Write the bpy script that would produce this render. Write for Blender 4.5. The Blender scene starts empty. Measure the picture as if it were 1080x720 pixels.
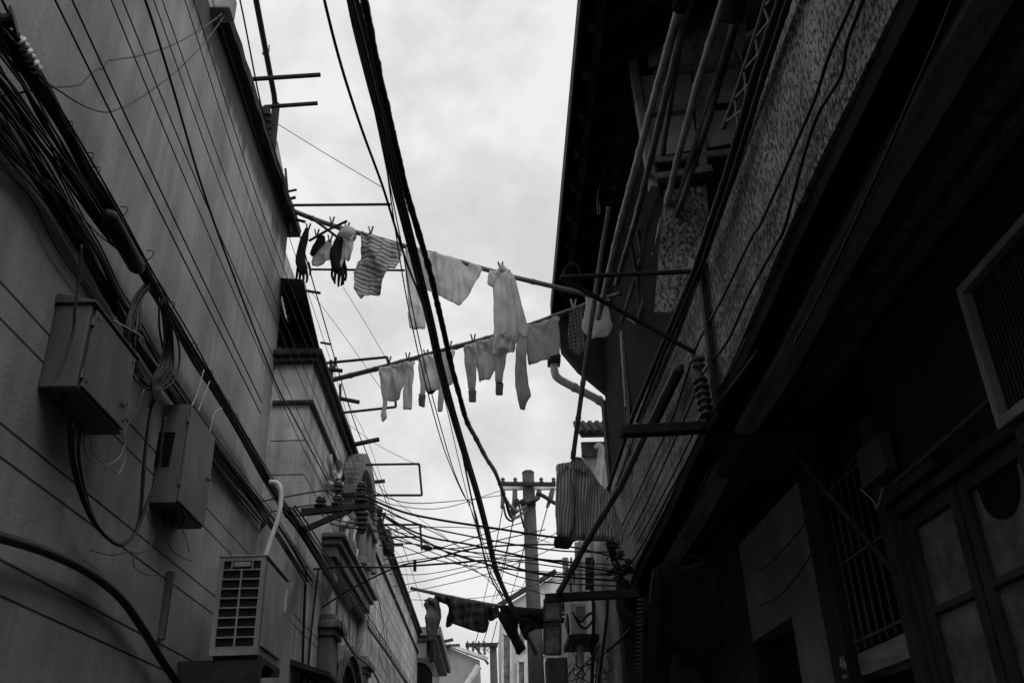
import bpy, bmesh, math, random
import numpy as np
from mathutils import Vector, Matrix, noise
from mathutils.geometry import delaunay_2d_cdt
random.seed(7)
scene = bpy.context.scene
COL = scene.collection

# ------------------------------------------------------------------ camera
FPX = 960.0                                  # focal length in pixels of the 1080 px wide photograph
_Z = Vector((-65, 1843, -960)).normalized()  # world up seen from the camera
_Y = Vector((-25, -500, -960)); _Y = (_Y - _Z * _Y.dot(_Z)).normalized()   # along the alley
_X = _Y.cross(_Z)
ROT = Matrix((_X, _Y, _Z))                   # camera -> world
EYE = Vector((0, 0, 1.5))
cd = bpy.data.cameras.new('camera')
cd.sensor_width = 36.0
cd.lens = 36.0 * FPX / 1080.0
cd.clip_start = 0.05
cd.clip_end = 3000
cam = bpy.data.objects.new('camera', cd)
cam.matrix_world = Matrix.Translation(EYE) @ ROT.to_4x4()
COL.objects.link(cam)
scene.camera = cam

# ------------------------------------------------------------------ sky, sun, exposure
SUN_EL, SUN_AZ = math.radians(52), math.radians(148)   # azimuth measured from +Y towards +X
world = bpy.data.worlds.new('World'); scene.world = world
world.use_nodes = True
nt = world.node_tree; N = nt.nodes; LK = nt.links
for n in list(N): N.remove(n)
wout = N.new('ShaderNodeOutputWorld'); bg = N.new('ShaderNodeBackground')
sky = N.new('ShaderNodeTexSky'); sky.sky_type = 'NISHITA'; sky.sun_disc = False
sky.sun_elevation = SUN_EL; sky.sun_rotation = SUN_AZ
bw = N.new('ShaderNodeRGBToBW')
tc = N.new('ShaderNodeTexCoord')
mp = N.new('ShaderNodeMapping'); mp.inputs['Scale'].default_value = (1.0, 1.0, 1.2); mp.inputs['Location'].default_value = (.35, .1, .6)
n1 = N.new('ShaderNodeTexNoise'); n1.inputs['Scale'].default_value = 5.2; n1.inputs['Detail'].default_value = 12; n1.inputs['Roughness'].default_value = .58
n1.inputs['Distortion'].default_value = .15
r1 = N.new('ShaderNodeValToRGB')
r1.color_ramp.elements[0].position = .40; r1.color_ramp.elements[0].color = (6.8, 6.8, 6.8, 1)
r1.color_ramp.elements[1].position = .60; r1.color_ramp.elements[1].color = (9.0, 9.0, 9.0, 1)
e = r1.color_ramp.elements.new(.5); e.color = (7.7, 7.7, 7.7, 1)
mx = N.new('ShaderNodeMixRGB'); mx.inputs[0].default_value = .9
LK.new(tc.outputs['Generated'], mp.inputs[0]); LK.new(mp.outputs[0], n1.inputs['Vector'])
LK.new(n1.outputs['Fac'], r1.inputs[0]); LK.new(sky.outputs[0], bw.inputs[0])
LK.new(bw.outputs[0], mx.inputs[1]); LK.new(r1.outputs[0], mx.inputs[2])
LK.new(mx.outputs[0], bg.inputs[0]); bg.inputs[1].default_value = .105
LK.new(bg.outputs[0], wout.inputs[0])

sd = bpy.data.lights.new('sun', 'SUN'); sd.energy = 1.0; sd.angle = math.radians(40); sd.color = (1, 1, 1)
sun = bpy.data.objects.new('sun', sd); COL.objects.link(sun)
sdir = Vector((math.sin(SUN_AZ) * math.cos(SUN_EL), math.cos(SUN_AZ) * math.cos(SUN_EL), math.sin(SUN_EL)))
sun.rotation_euler = sdir.to_track_quat('Z', 'Y').to_euler()
sun.location = sdir * 40

scene.view_settings.view_transform = 'Standard'
scene.view_settings.look = 'None'
scene.view_settings.exposure = 0
scene.view_settings.gamma = 1
scene.view_settings.use_curve_mapping = False
scene.render.engine = 'CYCLES'
scene.cycles.max_bounces = 6
scene.cycles.diffuse_bounces = 4

# ------------------------------------------------------------------ helpers
def ray(px, py):
    return ROT @ Vector(((px - 540) / FPX, (360 - py) / FPX, -1.0))
def PX(px, py, v):
    d = ray(px, py); return EYE + d * ((v - EYE.x) / d.x)
def PY(px, py, v):
    d = ray(px, py); return EYE + d * ((v - EYE.y) / d.y)
def PZ(px, py, v):
    d = ray(px, py); return EYE + d * ((v - EYE.z) / d.z)
def PL(px, py, p0, n):
    d = ray(px, py); return EYE + d * ((p0 - EYE).dot(n) / d.dot(n))

WO = {}
def tag(o, label=None, cat=None, group=None, kind=None):
    if label: o['label'] = label
    if cat: o['category'] = cat
    if group: o['group'] = group
    if kind: o['kind'] = kind
    return o
def thing(name, label, cat, loc, group=None):
    o = bpy.data.objects.new(name, None); COL.objects.link(o)
    o.empty_display_size = .1
    o.location = loc; WO[o.name] = Vector(loc)
    return tag(o, label, cat, group)

def smooth_path(pts, n=6):
    pts = [Vector(p) for p in pts]
    if len(pts) < 3: return pts
    P = [pts[0] * 2 - pts[1]] + pts + [pts[-1] * 2 - pts[-2]]
    out = []
    for i in range(1, len(P) - 2):
        a, b, c, d = P[i - 1], P[i], P[i + 1], P[i + 2]
        for k in range(n):
            t = k / n
            out.append(.5 * ((2 * b) + (c - a) * t + (2 * a - 5 * b + 4 * c - d) * t * t + (3 * b - a - 3 * c + d) * t ** 3))
    out.append(pts[-1])
    return out
def sag_path(a, b, sag, n=14):
    a, b = Vector(a), Vector(b)
    return [a.lerp(b, i / n) - Vector((0, 0, sag * 4 * (i / n) * (1 - i / n))) for i in range(n + 1)]

class MB:
    def __init__(s): s.v = []; s.f = []; s.uv = None
    def add(s, vs, fs):
        k = len(s.v); s.v += [Vector(v) for v in vs]; s.f += [[i + k for i in f] for f in fs]; return s
    def hexa(s, a):   # 8 corners: bottom ring 0-3, top ring 4-7
        return s.add(a, [(3, 2, 1, 0), (4, 5, 6, 7), (0, 1, 5, 4), (1, 2, 6, 5), (2, 3, 7, 6), (3, 0, 4, 7)])
    def box(s, x0, x1, y0, y1, z0, z1):
        return s.hexa([(x0, y0, z0), (x1, y0, z0), (x1, y1, z0), (x0, y1, z0), (x0, y0, z1), (x1, y0, z1), (x1, y1, z1), (x0, y1, z1)])
    def obox(s, c, ax, ay, az):   # centre and three half vectors
        c, ax, ay, az = map(Vector, (c, ax, ay, az))
        return s.hexa([c - ax - ay - az, c + ax - ay - az, c + ax + ay - az, c - ax + ay - az, c - ax - ay + az, c + ax - ay + az, c + ax + ay + az, c - ax + ay + az])
    def bar(s, a, b, w, h, up=(0, 0, 1)):    # rectangular bar from a to b
        a, b, up = Vector(a), Vector(b), Vector(up)
        d = b - a; sd_ = d.cross(up).normalized(); u = sd_.cross(d).normalized()
        return s.obox((a + b) / 2, sd_ * w / 2, d / 2, u * h / 2)
    def prism(s, poly, vec):
        n = len(poly); poly = [Vector(p) for p in poly]; vec = Vector(vec)
        return s.add(poly + [p + vec for p in poly], [list(range(n - 1, -1, -1)), list(range(n, 2 * n))] + [(i, (i + 1) % n, n + (i + 1) % n, n + i) for i in range(n)])
    def tube(s, pts, r, n=8, cap=True):
        pts = [Vector(p) for p in pts]; m = len(pts)
        R = r if isinstance(r, (list, tuple)) else [r] * m
        T = [(pts[min(i + 1, m - 1)] - pts[max(i - 1, 0)]).normalized() for i in range(m)]
        u = T[0].orthogonal().normalized(); vs = []
        for i in range(m):
            u = (u - T[i] * u.dot(T[i]))
            if u.length < 1e-6: u = T[i].orthogonal()
            u.normalize(); w = T[i].cross(u)
            for k in range(n):
                a = 2 * math.pi * k / n
                vs.append(pts[i] + (u * math.cos(a) + w * math.sin(a)) * R[i])
        fs = [(i * n + k, i * n + (k + 1) % n, (i + 1) * n + (k + 1) % n, (i + 1) * n + k) for i in range(m - 1) for k in range(n)]
        if cap: fs += [list(range(n - 1, -1, -1)), list(range((m - 1) * n, m * n))]
        return s.add(vs, fs)
    def lathe(s, prof, base, axis=(0, 0, 1), n=14):   # prof: (radius, height) along axis
        base, axis = Vector(base), Vector(axis).normalized()
        return s.tube_prof([(base + axis * h, r) for r, h in prof], axis, n)
    def tube_prof(s, pr, axis, n):
        u = axis.orthogonal().normalized(); w = axis.cross(u); vs = []
        for p, r in pr:
            for k in range(n):
                a = 2 * math.pi * k / n
                vs.append(p + (u * math.cos(a) + w * math.sin(a)) * max(r, 1e-4))
        m = len(pr)
        fs = [(i * n + k, i * n + (k + 1) % n, (i + 1) * n + (k + 1) % n, (i + 1) * n + k) for i in range(m - 1) for k in range(n)]
        fs += [list(range(n - 1, -1, -1)), list(range((m - 1) * n, m * n))]
        return s.add(vs, fs)
    def build(s, name, mat, parent=None, smooth=False, bevel=0, kind=None):
        xs = [v.x for v in s.v]; ys = [v.y for v in s.v]; zs = [v.z for v in s.v]
        o3 = Vector(((min(xs) + max(xs)) / 2, (min(ys) + max(ys)) / 2, min(zs) if parent is None else (min(zs) + max(zs)) / 2))
        me = bpy.data.meshes.new(name)
        me.from_pydata([tuple(v - o3) for v in s.v], [], s.f); me.validate()
        bm = bmesh.new(); bm.from_mesh(me); bmesh.ops.recalc_face_normals(bm, faces=bm.faces); bm.to_mesh(me); bm.free()
        if s.uv and len(me.vertices) == len(s.uv):
            ul = me.uv_layers.new(name='UVMap')
            for l in me.loops: ul.data[l.index].uv = s.uv[l.vertex_index]
        me.materials.append(mat)
        if smooth:
            for p in me.polygons: p.use_smooth = True
        o = bpy.data.objects.new(name, me); COL.objects.link(o)
        if parent is not None:
            o.parent = parent; o.location = o3 - WO[parent.name]
        else: o.location = o3
        WO[o.name] = o3
        if bevel:
            b = o.modifiers.new('bevel', 'BEVEL'); b.width = bevel; b.segments = 2; b.limit_method = 'ANGLE'; b.angle_limit = .6
        if kind: o['kind'] = kind
        return o

def copy_tree(o, delta):
    """a copy of a thing with copies of its parts, moved by delta"""
    def rec(a, parent):
        c = a.copy(); COL.objects.link(c)
        if parent: c.parent = parent
        for ch in [x for x in COL.objects if x.parent == a]: rec(ch, c)
        return c
    r = rec(o, None); r.location = o.location + Vector(delta); WO[r.name] = WO[o.name] + Vector(delta)
    return r

# ------------------------------------------------------------------ materials (the photograph is black and white: greys)
def g(v): return (v, v, v, 1)
def mat(name, base, var=.35, scale=6, rough=.85, bump=.15, bscale=None, stretch=(1, 1, 1), streak=0., spec=.3, metal=0., fleck=None, trans=0., drip=None):
    m = bpy.data.materials.new(name); m.use_nodes = True
    t = m.node_tree; n = t.nodes; l = t.links
    b = n['Principled BSDF']; out = n['Material Output']
    b.inputs['Roughness'].default_value = rough; b.inputs['Metallic'].default_value = metal
    b.inputs['Specular IOR Level'].default_value = spec
    c = n.new('ShaderNodeTexCoord'); mp = n.new('ShaderNodeMapping'); mp.inputs['Scale'].default_value = stretch
    l.new(c.outputs['Object'], mp.inputs[0])
    nz = n.new('ShaderNodeTexNoise'); nz.inputs['Scale'].default_value = scale; nz.inputs['Detail'].default_value = 8; nz.inputs['Roughness'].default_value = .6
    l.new(mp.outputs[0], nz.inputs['Vector'])
    rp = n.new('ShaderNodeValToRGB'); rp.color_ramp.elements[0].position = .3; rp.color_ramp.elements[1].position = .7
    rp.color_ramp.elements[0].color = g(base * (1 - var)); rp.color_ramp.elements[1].color = g(min(.9, base * (1 + var)))
    l.new(nz.outputs['Fac'], rp.inputs[0]); col = rp.outputs[0]
    def mul(col, fac_out, amount):
        q = n.new('ShaderNodeMixRGB'); q.blend_type = 'MULTIPLY'; q.inputs[0].default_value = amount
        l.new(col, q.inputs[1]); l.new(fac_out, q.inputs[2]); return q.outputs[0]
    if streak:
        m2 = n.new('ShaderNodeMapping'); m2.inputs['Scale'].default_value = (5, 5, .35); l.new(c.outputs['Object'], m2.inputs[0])
        s2 = n.new('ShaderNodeTexNoise'); s2.inputs['Scale'].default_value = 1.6; s2.inputs['Detail'].default_value = 7; s2.inputs['Roughness'].default_value = .65
        l.new(m2.outputs[0], s2.inputs['Vector'])
        r2 = n.new('ShaderNodeValToRGB'); r2.color_ramp.elements[0].position = .34; r2.color_ramp.elements[1].position = .6
        r2.color_ramp.elements[0].color = g(.35); r2.color_ramp.elements[1].color = g(1)
        l.new(s2.outputs['Fac'], r2.inputs[0]); col = mul(col, r2.outputs[0], streak)
        s3 = n.new('ShaderNodeTexNoise'); s3.inputs['Scale'].default_value = .9; s3.inputs['Detail'].default_value = 5
        l.new(c.outputs['Object'], s3.inputs['Vector'])
        r3 = n.new('ShaderNodeValToRGB'); r3.color_ramp.elements[0].position = .35; r3.color_ramp.elements[1].position = .65
        r3.color_ramp.elements[0].color = g(.6); r3.color_ramp.elements[1].color = g(1)
        l.new(s3.outputs['Fac'], r3.inputs[0]); col = mul(col, r3.outputs[0], streak)
    bsrc = None
    if drip:    # rain stains running down from an edge at local height drip[0], fading over drip[1]
        sx = n.new('ShaderNodeSeparateXYZ'); l.new(c.outputs['Object'], sx.inputs[0])
        mr = n.new('ShaderNodeMapRange'); mr.inputs['From Min'].default_value = drip[0] - drip[1]; mr.inputs['From Max'].default_value = drip[0]
        l.new(sx.outputs[2], mr.inputs[0])
        m5 = n.new('ShaderNodeMapping'); m5.inputs['Scale'].default_value = (7, 7, .25); l.new(c.outputs['Object'], m5.inputs[0])
        d5 = n.new('ShaderNodeTexNoise'); d5.inputs['Scale'].default_value = 1.5; d5.inputs['Detail'].default_value = 6; d5.inputs['Roughness'].default_value = .7
        l.new(m5.outputs[0], d5.inputs['Vector'])
        a5 = n.new('ShaderNodeMath'); a5.operation = 'ADD'; l.new(mr.outputs[0], a5.inputs[0]); l.new(d5.outputs['Fac'], a5.inputs[1])
        r5 = n.new('ShaderNodeValToRGB'); r5.color_ramp.elements[0].position = .72; r5.color_ramp.elements[1].position = 1.0
        r5.color_ramp.elements[0].color = g(1); r5.color_ramp.elements[1].color = g(.28)
        r5.inputs[0].default_value = 0; l.new(a5.outputs[0], r5.inputs[0])
        col = mul(col, r5.outputs[0], 1.0)
    if fleck:   # rendered pebbledash: dark pits in a lighter crust
        m4 = n.new('ShaderNodeMapping'); m4.inputs['Scale'].default_value = (1, 1, .55); l.new(c.outputs['Object'], m4.inputs[0])
        f = n.new('ShaderNodeTexNoise'); f.inputs['Scale'].default_value = fleck; f.inputs['Detail'].default_value = 6; f.inputs['Roughness'].default_value = .74
        f.inputs['Distortion'].default_value = .08
        l.new(m4.outputs[0], f.inputs['Vector'])
        r4 = n.new('ShaderNodeValToRGB'); r4.color_ramp.elements[0].position = .43; r4.color_ramp.elements[1].position = .52
        r4.color_ramp.elements[0].color = g(.12); r4.color_ramp.elements[1].color = g(1)
        big = n.new('ShaderNodeTexNoise'); big.inputs['Scale'].default_value = 2.2; big.inputs['Detail'].default_value = 5; l.new(c.outputs['Object'], big.inputs['Vector'])
        ma = n.new('ShaderNodeMath'); ma.operation = 'MULTIPLY_ADD'; ma.inputs[1].default_value = .2; ma.inputs[2].default_value = -.098; l.new(big.outputs['Fac'], ma.inputs[0])
        ad = n.new('ShaderNodeMath'); ad.operation = 'ADD'; l.new(f.outputs['Fac'], ad.inputs[0]); l.new(ma.outputs[0], ad.inputs[1])
        l.new(ad.outputs[0], r4.inputs[0]); col = mul(col, r4.outputs[0], .93); bsrc = r4.outputs[0]
    l.new(col, b.inputs['Base Color'])
    if bump:
        bn = n.new('ShaderNodeTexNoise'); bn.inputs['Scale'].default_value = bscale or scale * 6; bn.inputs['Detail'].default_value = 6
        l.new(mp.outputs[0], bn.inputs['Vector'])
        bp = n.new('ShaderNodeBump'); bp.inputs['Strength'].default_value = bump; bp.inputs['Distance'].default_value = .01
        l.new(bsrc if bsrc else bn.outputs['Fac'], bp.inputs['Height']); l.new(bp.outputs[0], b.inputs['Normal'])
    if trans:
        tr = n.new('ShaderNodeBsdfTranslucent'); l.new(col, tr.inputs[0])
        ms = n.new('ShaderNodeMixShader'); ms.inputs[0].default_value = trans
        l.new(b.outputs[0], ms.inputs[1]); l.new(tr.outputs[0], ms.inputs[2]); l.new(ms.outputs[0], out.inputs[0])
    return m

def cloth_mat(name, base, base2=None, kind=None, freq=20, rot=0., duty=.5, trans=.3, soft=.05, vary=.12):
    """woven cotton; stripes / plaid laid out along the cloth's own UV (metres)"""
    m = bpy.data.materials.new(name); m.use_nodes = True
    t = m.node_tree; n = t.nodes; l = t.links
    b = n['Principled BSDF']; out = n['Material Output']
    b.inputs['Roughness'].default_value = .95; b.inputs['Specular IOR Level'].default_value = .1
    uv = n.new('ShaderNodeUVMap'); uv.uv_map = 'UVMap'
    mp = n.new('ShaderNodeMapping'); mp.inputs['Rotation'].default_value = (0, 0, rot); l.new(uv.outputs[0], mp.inputs[0])
    nz = n.new('ShaderNodeTexNoise'); nz.inputs['Scale'].default_value = 7; nz.inputs['Detail'].default_value = 8
    l.new(uv.outputs[0], nz.inputs['Vector'])
    rp = n.new('ShaderNodeValToRGB'); rp.color_ramp.elements[0].position = .3; rp.color_ramp.elements[1].position = .7
    rp.color_ramp.elements[0].color = g(1 - vary * 1.6); rp.color_ramp.elements[1].color = g(1)
    l.new(nz.outputs['Fac'], rp.inputs[0])
    def stripes(axis):
        sx = n.new('ShaderNodeSeparateXYZ'); l.new(mp.outputs[0], sx.inputs[0])
        mm = n.new('ShaderNodeMath'); mm.operation = 'MULTIPLY'; mm.inputs[1].default_value = freq; l.new(sx.outputs[axis], mm.inputs[0])
        fr = n.new('ShaderNodeMath'); fr.operation = 'PINGPONG'; fr.inputs[1].default_value = .5; l.new(mm.outputs[0], fr.inputs[0])
        rr = n.new('ShaderNodeMapRange'); rr.inputs['From Min'].default_value = duty / 2 - soft; rr.inputs['From Max'].default_value = duty / 2 + soft
        l.new(fr.outputs[0], rr.inputs[0]); return rr.outputs[0]
    q = n.new('ShaderNodeMixRGB'); q.inputs[1].default_value = g(base); q.inputs[2].default_value = g(base2 if base2 is not None else base)
    if kind == 'stripe': l.new(stripes(0), q.inputs[0])
    elif kind == 'plaid':
        av = n.new('ShaderNodeMath'); av.operation = 'ADD'; l.new(stripes(0), av.inputs[0]); l.new(stripes(1), av.inputs[1])
        hf = n.new('ShaderNodeMath'); hf.operation = 'MULTIPLY'; hf.inputs[1].default_value = .5; l.new(av.outputs[0], hf.inputs[0]); l.new(hf.outputs[0], q.inputs[0])
    else: q.inputs[0].default_value = 0
    mu = n.new('ShaderNodeMixRGB'); mu.blend_type = 'MULTIPLY'; mu.inputs[0].default_value = 1
    l.new(q.outputs[0], mu.inputs[1]); l.new(rp.outputs[0], mu.inputs[2])
    l.new(mu.outputs[0], b.inputs['Base Color'])
    bn = n.new('ShaderNodeTexNoise'); bn.inputs['Scale'].default_value = 90; bn.inputs['Detail'].default_value = 4; bn.inputs['Distortion'].default_value = .3
    l.new(uv.outputs[0], bn.inputs['Vector'])
    bp = n.new('ShaderNodeBump'); bp.inputs['Strength'].default_value = .25; bp.inputs['Distance'].default_value = .006
    l.new(bn.outputs['Fac'], bp.inputs['Height']); l.new(bp.outputs[0], b.inputs['Normal'])
    tr = n.new('ShaderNodeBsdfTranslucent'); l.new(mu.outputs[0], tr.inputs[0])
    ms = n.new('ShaderNodeMixShader'); ms.inputs[0].default_value = trans
    l.new(b.outputs[0], ms.inputs[1]); l.new(tr.outputs[0], ms.inputs[2]); l.new(ms.outputs[0], out.inputs[0])
    return m

M = dict(
    render_grey=mat("grey_render", .40, .3, 1.7, .9, .25, 40, streak=.36, drip=(3.2, .42)),
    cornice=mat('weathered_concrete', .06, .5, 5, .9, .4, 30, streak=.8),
    rim=mat('pale_concrete_rim', .3, .4, 6, .9, .3, 40),
    stone=mat("pale_stucco", .58, .3, 4, .9, .25, 45, streak=.7),
    trim=mat('moulded_trim', .2, .35, 7, .85, .3, 40, streak=.6),
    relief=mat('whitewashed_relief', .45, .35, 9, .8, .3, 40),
    pebble_fine=mat('pebbledash_panel', .46, .25, 4, .95, .8, 60, fleck=75, streak=.5),
    pebble=mat("pebbledash", .48, .25, 4, .95, .8, 60, fleck=62, streak=.5),
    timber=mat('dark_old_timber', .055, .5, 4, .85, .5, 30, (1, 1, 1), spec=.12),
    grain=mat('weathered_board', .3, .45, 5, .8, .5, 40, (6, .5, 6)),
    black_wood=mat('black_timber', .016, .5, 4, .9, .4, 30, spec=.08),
    bamboo=mat('dry_bamboo', .36, .4, 8, .45, .15, 60, spec=.5),
    bamboo_dark=mat('dark_bamboo', .11, .4, 8, .5, .15, 60, spec=.5),
    cable=mat('black_cable', .012, .3, 12, .55, .1, 60, spec=.4),
    cable_grey=mat('grey_cable', .07, .3, 12, .6, .1, 60, spec=.4),
    string=mat('white_wire', .4, .2, 12, .7, .0),
    iron=mat('rusty_iron', .025, .5, 12, .7, .3, 60),
    steel=mat('dull_steel', .1, .3, 9, .55, .1, 60, metal=.3),
    boxpaint=mat('grey_box_paint', .13, .2, 5, .55, .08, 60, streak=.6),
    ac=mat('aged_cream_enamel', .33, .2, 5, .5, .05, 60, streak=.6),
    ac_dark=mat('condenser_fins', .012, .3, 20, .6, .2, 60, spec=.2),
    wrap=mat('white_pipe_wrap', .78, .3, 14, .8, .3, 60),
    ceramic=mat('glazed_insulator', .07, .3, 8, .25, .0, spec=.6),
    ceramic_white=mat('white_porcelain', .55, .25, 9, .3, .0, spec=.6),
    concrete_pole=mat('concrete_pole', .075, .3, 9, .9, .2, 60),
    roof=mat('grey_roof_tile', .05, .4, 10, .9, .3, 40),
    pipe=mat('grey_plastic_pipe', .5, .3, 7, .5, .05, 60, streak=.4),
    pipe_white=mat('pale_plastic_pipe', .72, .25, 7, .5, .05, 60, streak=.3),
    glass=mat('dusty_glass', .035, .5, 2.5, .25, .02, 60, spec=.5),
    glass_grey=mat('painted_reflection_glass', .15, .75, 7, .14, .02, 60, spec=.5),  # mottled tones stand for reflections painted into the panes
    paper=mat('pale_panel', .1, .3, 4, .8, .1, 60),
    ground=mat('alley_paving', .05, .3, 5, .9, .3, 40),
    plaster_dark=mat('dark_plaster', .045, .3, 3, .95, .2, 40, streak=.4),  # plain dark grey plaster, faintly streaked
    far=mat('far_grey_wall', .36, .15, 2, .9, .1, 30, streak=.2),
    far2=mat('far_pale_wall', .78, .2, 2, .9, .1, 30, streak=.35),
    glass_pale=mat('dusty_pale_glass', .5, .4, 2.5, .3, .02, 60, spec=.5),
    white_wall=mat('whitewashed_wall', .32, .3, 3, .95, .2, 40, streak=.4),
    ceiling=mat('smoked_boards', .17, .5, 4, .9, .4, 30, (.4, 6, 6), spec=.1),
    peg=mat('wooden_peg', .05, .3, 20, .7, 0),
)
# ------------------------------------------------------------------ setting: the ground
gnd = MB().add([(-150, -150, 0), (150, -150, 0), (150, 150, 0), (-150, 150, 0)], [(0, 1, 2, 3)]).build('ground', M['ground'], kind='structure')

# ------------------------------------------------------------------ near left building
LX = -1.8
nb = thing('concrete_building', 'grey building with a long blank scored wall under a dark cornice, nearest on the left', 'building', (-3.2, 1.2, 0))
def grooved(zs, y0, y1, x, xb, ztop):
    prof = [(xb, 0), (x, 0)]
    for z in sorted(zs):
        prof += [(x, z - .006), (x - .010, z - .002), (x - .010, z + .002), (x, z + .006)]
    prof += [(x, ztop), (xb, ztop)]
    return MB().prism([(a, y0, b) for a, b in prof], (0, y1 - y0, 0))
GR = [3.34, 3.215, 2.862, 2.748, 2.405, 2.285, 1.94, 1.82, 1.47, 1.35, 1.0, .88, .5]
grooved(GR, -14, 7.2, LX, -4.6, 6.45).build('wall', M['render_grey'], nb)
# cornice slab: soffit and fascia share one dark tone
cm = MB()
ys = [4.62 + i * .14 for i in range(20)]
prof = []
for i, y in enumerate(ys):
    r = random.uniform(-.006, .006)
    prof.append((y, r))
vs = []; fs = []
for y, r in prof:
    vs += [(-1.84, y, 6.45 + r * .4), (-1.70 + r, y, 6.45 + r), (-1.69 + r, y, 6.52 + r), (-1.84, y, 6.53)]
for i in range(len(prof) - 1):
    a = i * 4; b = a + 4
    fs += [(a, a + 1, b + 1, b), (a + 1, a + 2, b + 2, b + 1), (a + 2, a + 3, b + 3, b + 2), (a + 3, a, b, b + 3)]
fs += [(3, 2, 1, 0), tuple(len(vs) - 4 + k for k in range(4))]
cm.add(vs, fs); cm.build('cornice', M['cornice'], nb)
MB().box(-1.86, -1.665, 4.48, 4.62, 6.43, 6.62).build('cornice_end', M['rim'], nb, bevel=.01)
# roof parapet remains above the cornice
poly = [PX(x, y, -1.80) for x, y in [(266, 160), (267, 113), (279, 111), (282, 136), (287, 142), (292, 133), (298, 152), (303, 179), (304, 213), (302, 262)]]
MB().prism([p + Vector((-.04, 0, 0)) for p in poly], (-.22, 0, 0)).build('roof_parapet', M['stone'], nb)
rb = MB()
for i in range(9):
    c = PX(281 + i * .8, 118 + i * 7, -1.78); rb.obox(c, (.03, .02, .01), (-.01, .04, .015), (0, -.01, .03))
rb.build('loose_brick', M['cornice'], nb)
# rear attic piece with the awning window (beyond the cornice end)
MB().box(-3.5, -1.85, 7.2, 8.25, 5.175, 6.36).build('attic_wall', M['stone'], nb)
wq = [PX(x, y, -1.845) for x, y in [(290, 320), (306, 352), (306.5, 384), (287, 384)]]
wf = MB().prism(wq, (.006, 0, 0)).build('window', M['glass'], nb)
wl = MB()
for a, b in ((0, 1), (1, 2), (2, 3), (3, 0)): wl.bar(wq[a] + Vector((.012, 0, 0)), wq[b] + Vector((.012, 0, 0)), .03, .03, (1, 0, 0))
wl.bar(wq[3].lerp(wq[2], .5) + Vector((.012, 0, 0)), wq[0].lerp(wq[1], .5) + Vector((.012, 0, 0)), .02, .02, (1, 0, 0))
wl.build('window_frame', M['timber'], wf)

# corrugated awning over that window
aw = thing('window_awning', 'dark corrugated tin awning over the left upstairs window beyond the cornice', 'awning', PX(293, 293, -1.84))
A0, A1 = PX(293, 293, -1.84), PX(310, 368, -1.84); B0, B1 = PX(320, 295, -1.50), PX(338, 371, -1.50)
n = 48; vs = []; fs = []
for i in range(n + 1):
    t = i / n; off = Vector((0, 0, .010 * math.sin(t * 2 * math.pi * 12)))
    a, b = A0.lerp(A1, t), B0.lerp(B1, t)
    vs += [a + off, b + off, b + off + Vector((0, 0, .003)), a + off + Vector((0, 0, .003))]
for i in range(n):
    k = i * 4; q = k + 4
    fs += [(k, k + 1, q + 1, q), (k + 1, k + 2, q + 2, q + 1), (k + 2, k + 3, q + 3, q + 2), (k + 3, k, q, q + 3)]
MB().add(vs, fs).build('awning_sheet', M['iron'], aw)
MB().bar(PX(309, 380, -1.84), B1 + Vector((0, -.03, -.01)), .018, .018).build('awning_strut', M['iron'], aw)
MB().bar(A0.lerp(B0, .97) - Vector((0, 0, .015)), A1.lerp(B1, .97) - Vector((0, 0, .015)), .02, .02).build('awning_rail', M['iron'], aw)

# ------------------------------------------------------------------ second left building: terrace parapet projecting over the gate
SX = -1.47
tb = thing('terrace_building', 'pale stucco building with projecting parapet and carved gateway, beyond the blank left wall', 'building', (-3, 14, 0))
grooved([3.29, 2.93, 2.855, 2.405, 2.285, 1.94, 1.82, 1.47, 1.35, 1.0, .88, .5], 7.2, 20.6, SX, -4.5, 5.06).build('wall', M['stone'], tb)
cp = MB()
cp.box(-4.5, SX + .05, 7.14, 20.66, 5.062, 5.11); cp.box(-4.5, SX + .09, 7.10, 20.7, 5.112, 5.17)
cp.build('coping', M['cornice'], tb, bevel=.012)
bd = MB(); bd.box(-1.78, SX + .035, 7.165, 7.197, 4.675, 4.705); bd.box(SX + .003, SX + .035, 7.198, 20.6, 4.675, 4.705)
bd.build('string_course', M['cornice'], tb)
jt = MB()
for z in (4.35, 4.05): jt.box(-1.77, SX - .004, 7.1975, 7.1995, z - .003, z + .003)
for z in (4.42, 4.25, 4.05): jt.box(SX + .0005, SX + .0025, 7.21, 20.5, z - .003, z + .003)
jt.build('scored_joint', M['cornice'], tb)
# the gateway: ledge, pilasters, arched door, arched pediment, reliefs
G0, G1 = 8.24, 10.95
lg = MB()
lg.box(SX + .004, SX + .17, G0, G1, 3.745, 3.80); lg.box(SX + .004, SX + .21, G0 - .04, G1 + .04, 3.802, 3.85)
lg.box(SX + .004, SX + .13, G0 + .04, G1 - .04, 3.64, 3.743); lg.box(SX + .004, SX + .08, G0 + .1, G1 - .1, 3.55, 3.638)
lg.build('gate_ledge', M['trim'], tb, bevel=.012)
for y0 in (8.36, 10.75):
    p = MB(); p.box(SX + .004, SX + .12, y0, y0 + .36, 0, 2.96); pil = p.build('pilaster', M['trim'], tb, bevel=.01)
    c = MB(); c.box(SX + .004, SX + .15, y0 - .03, y0 + .39, 2.962, 3.02); c.box(SX + .004, SX + .19, y0 - .07, y0 + .43, 3.022, 3.09); c.box(SX + .004, SX + .14, y0 - .02, y0 + .38, 3.092, 3.15)
    c.build('capital', M['trim'], pil, bevel=.012)
    b2 = MB(); b2.box(SX + .004, SX + .09, y0 + .04, y0 + .32, 3.152, 3.545); b2.build('pilaster_block', M['stone'], pil)
ar = MB()
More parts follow.
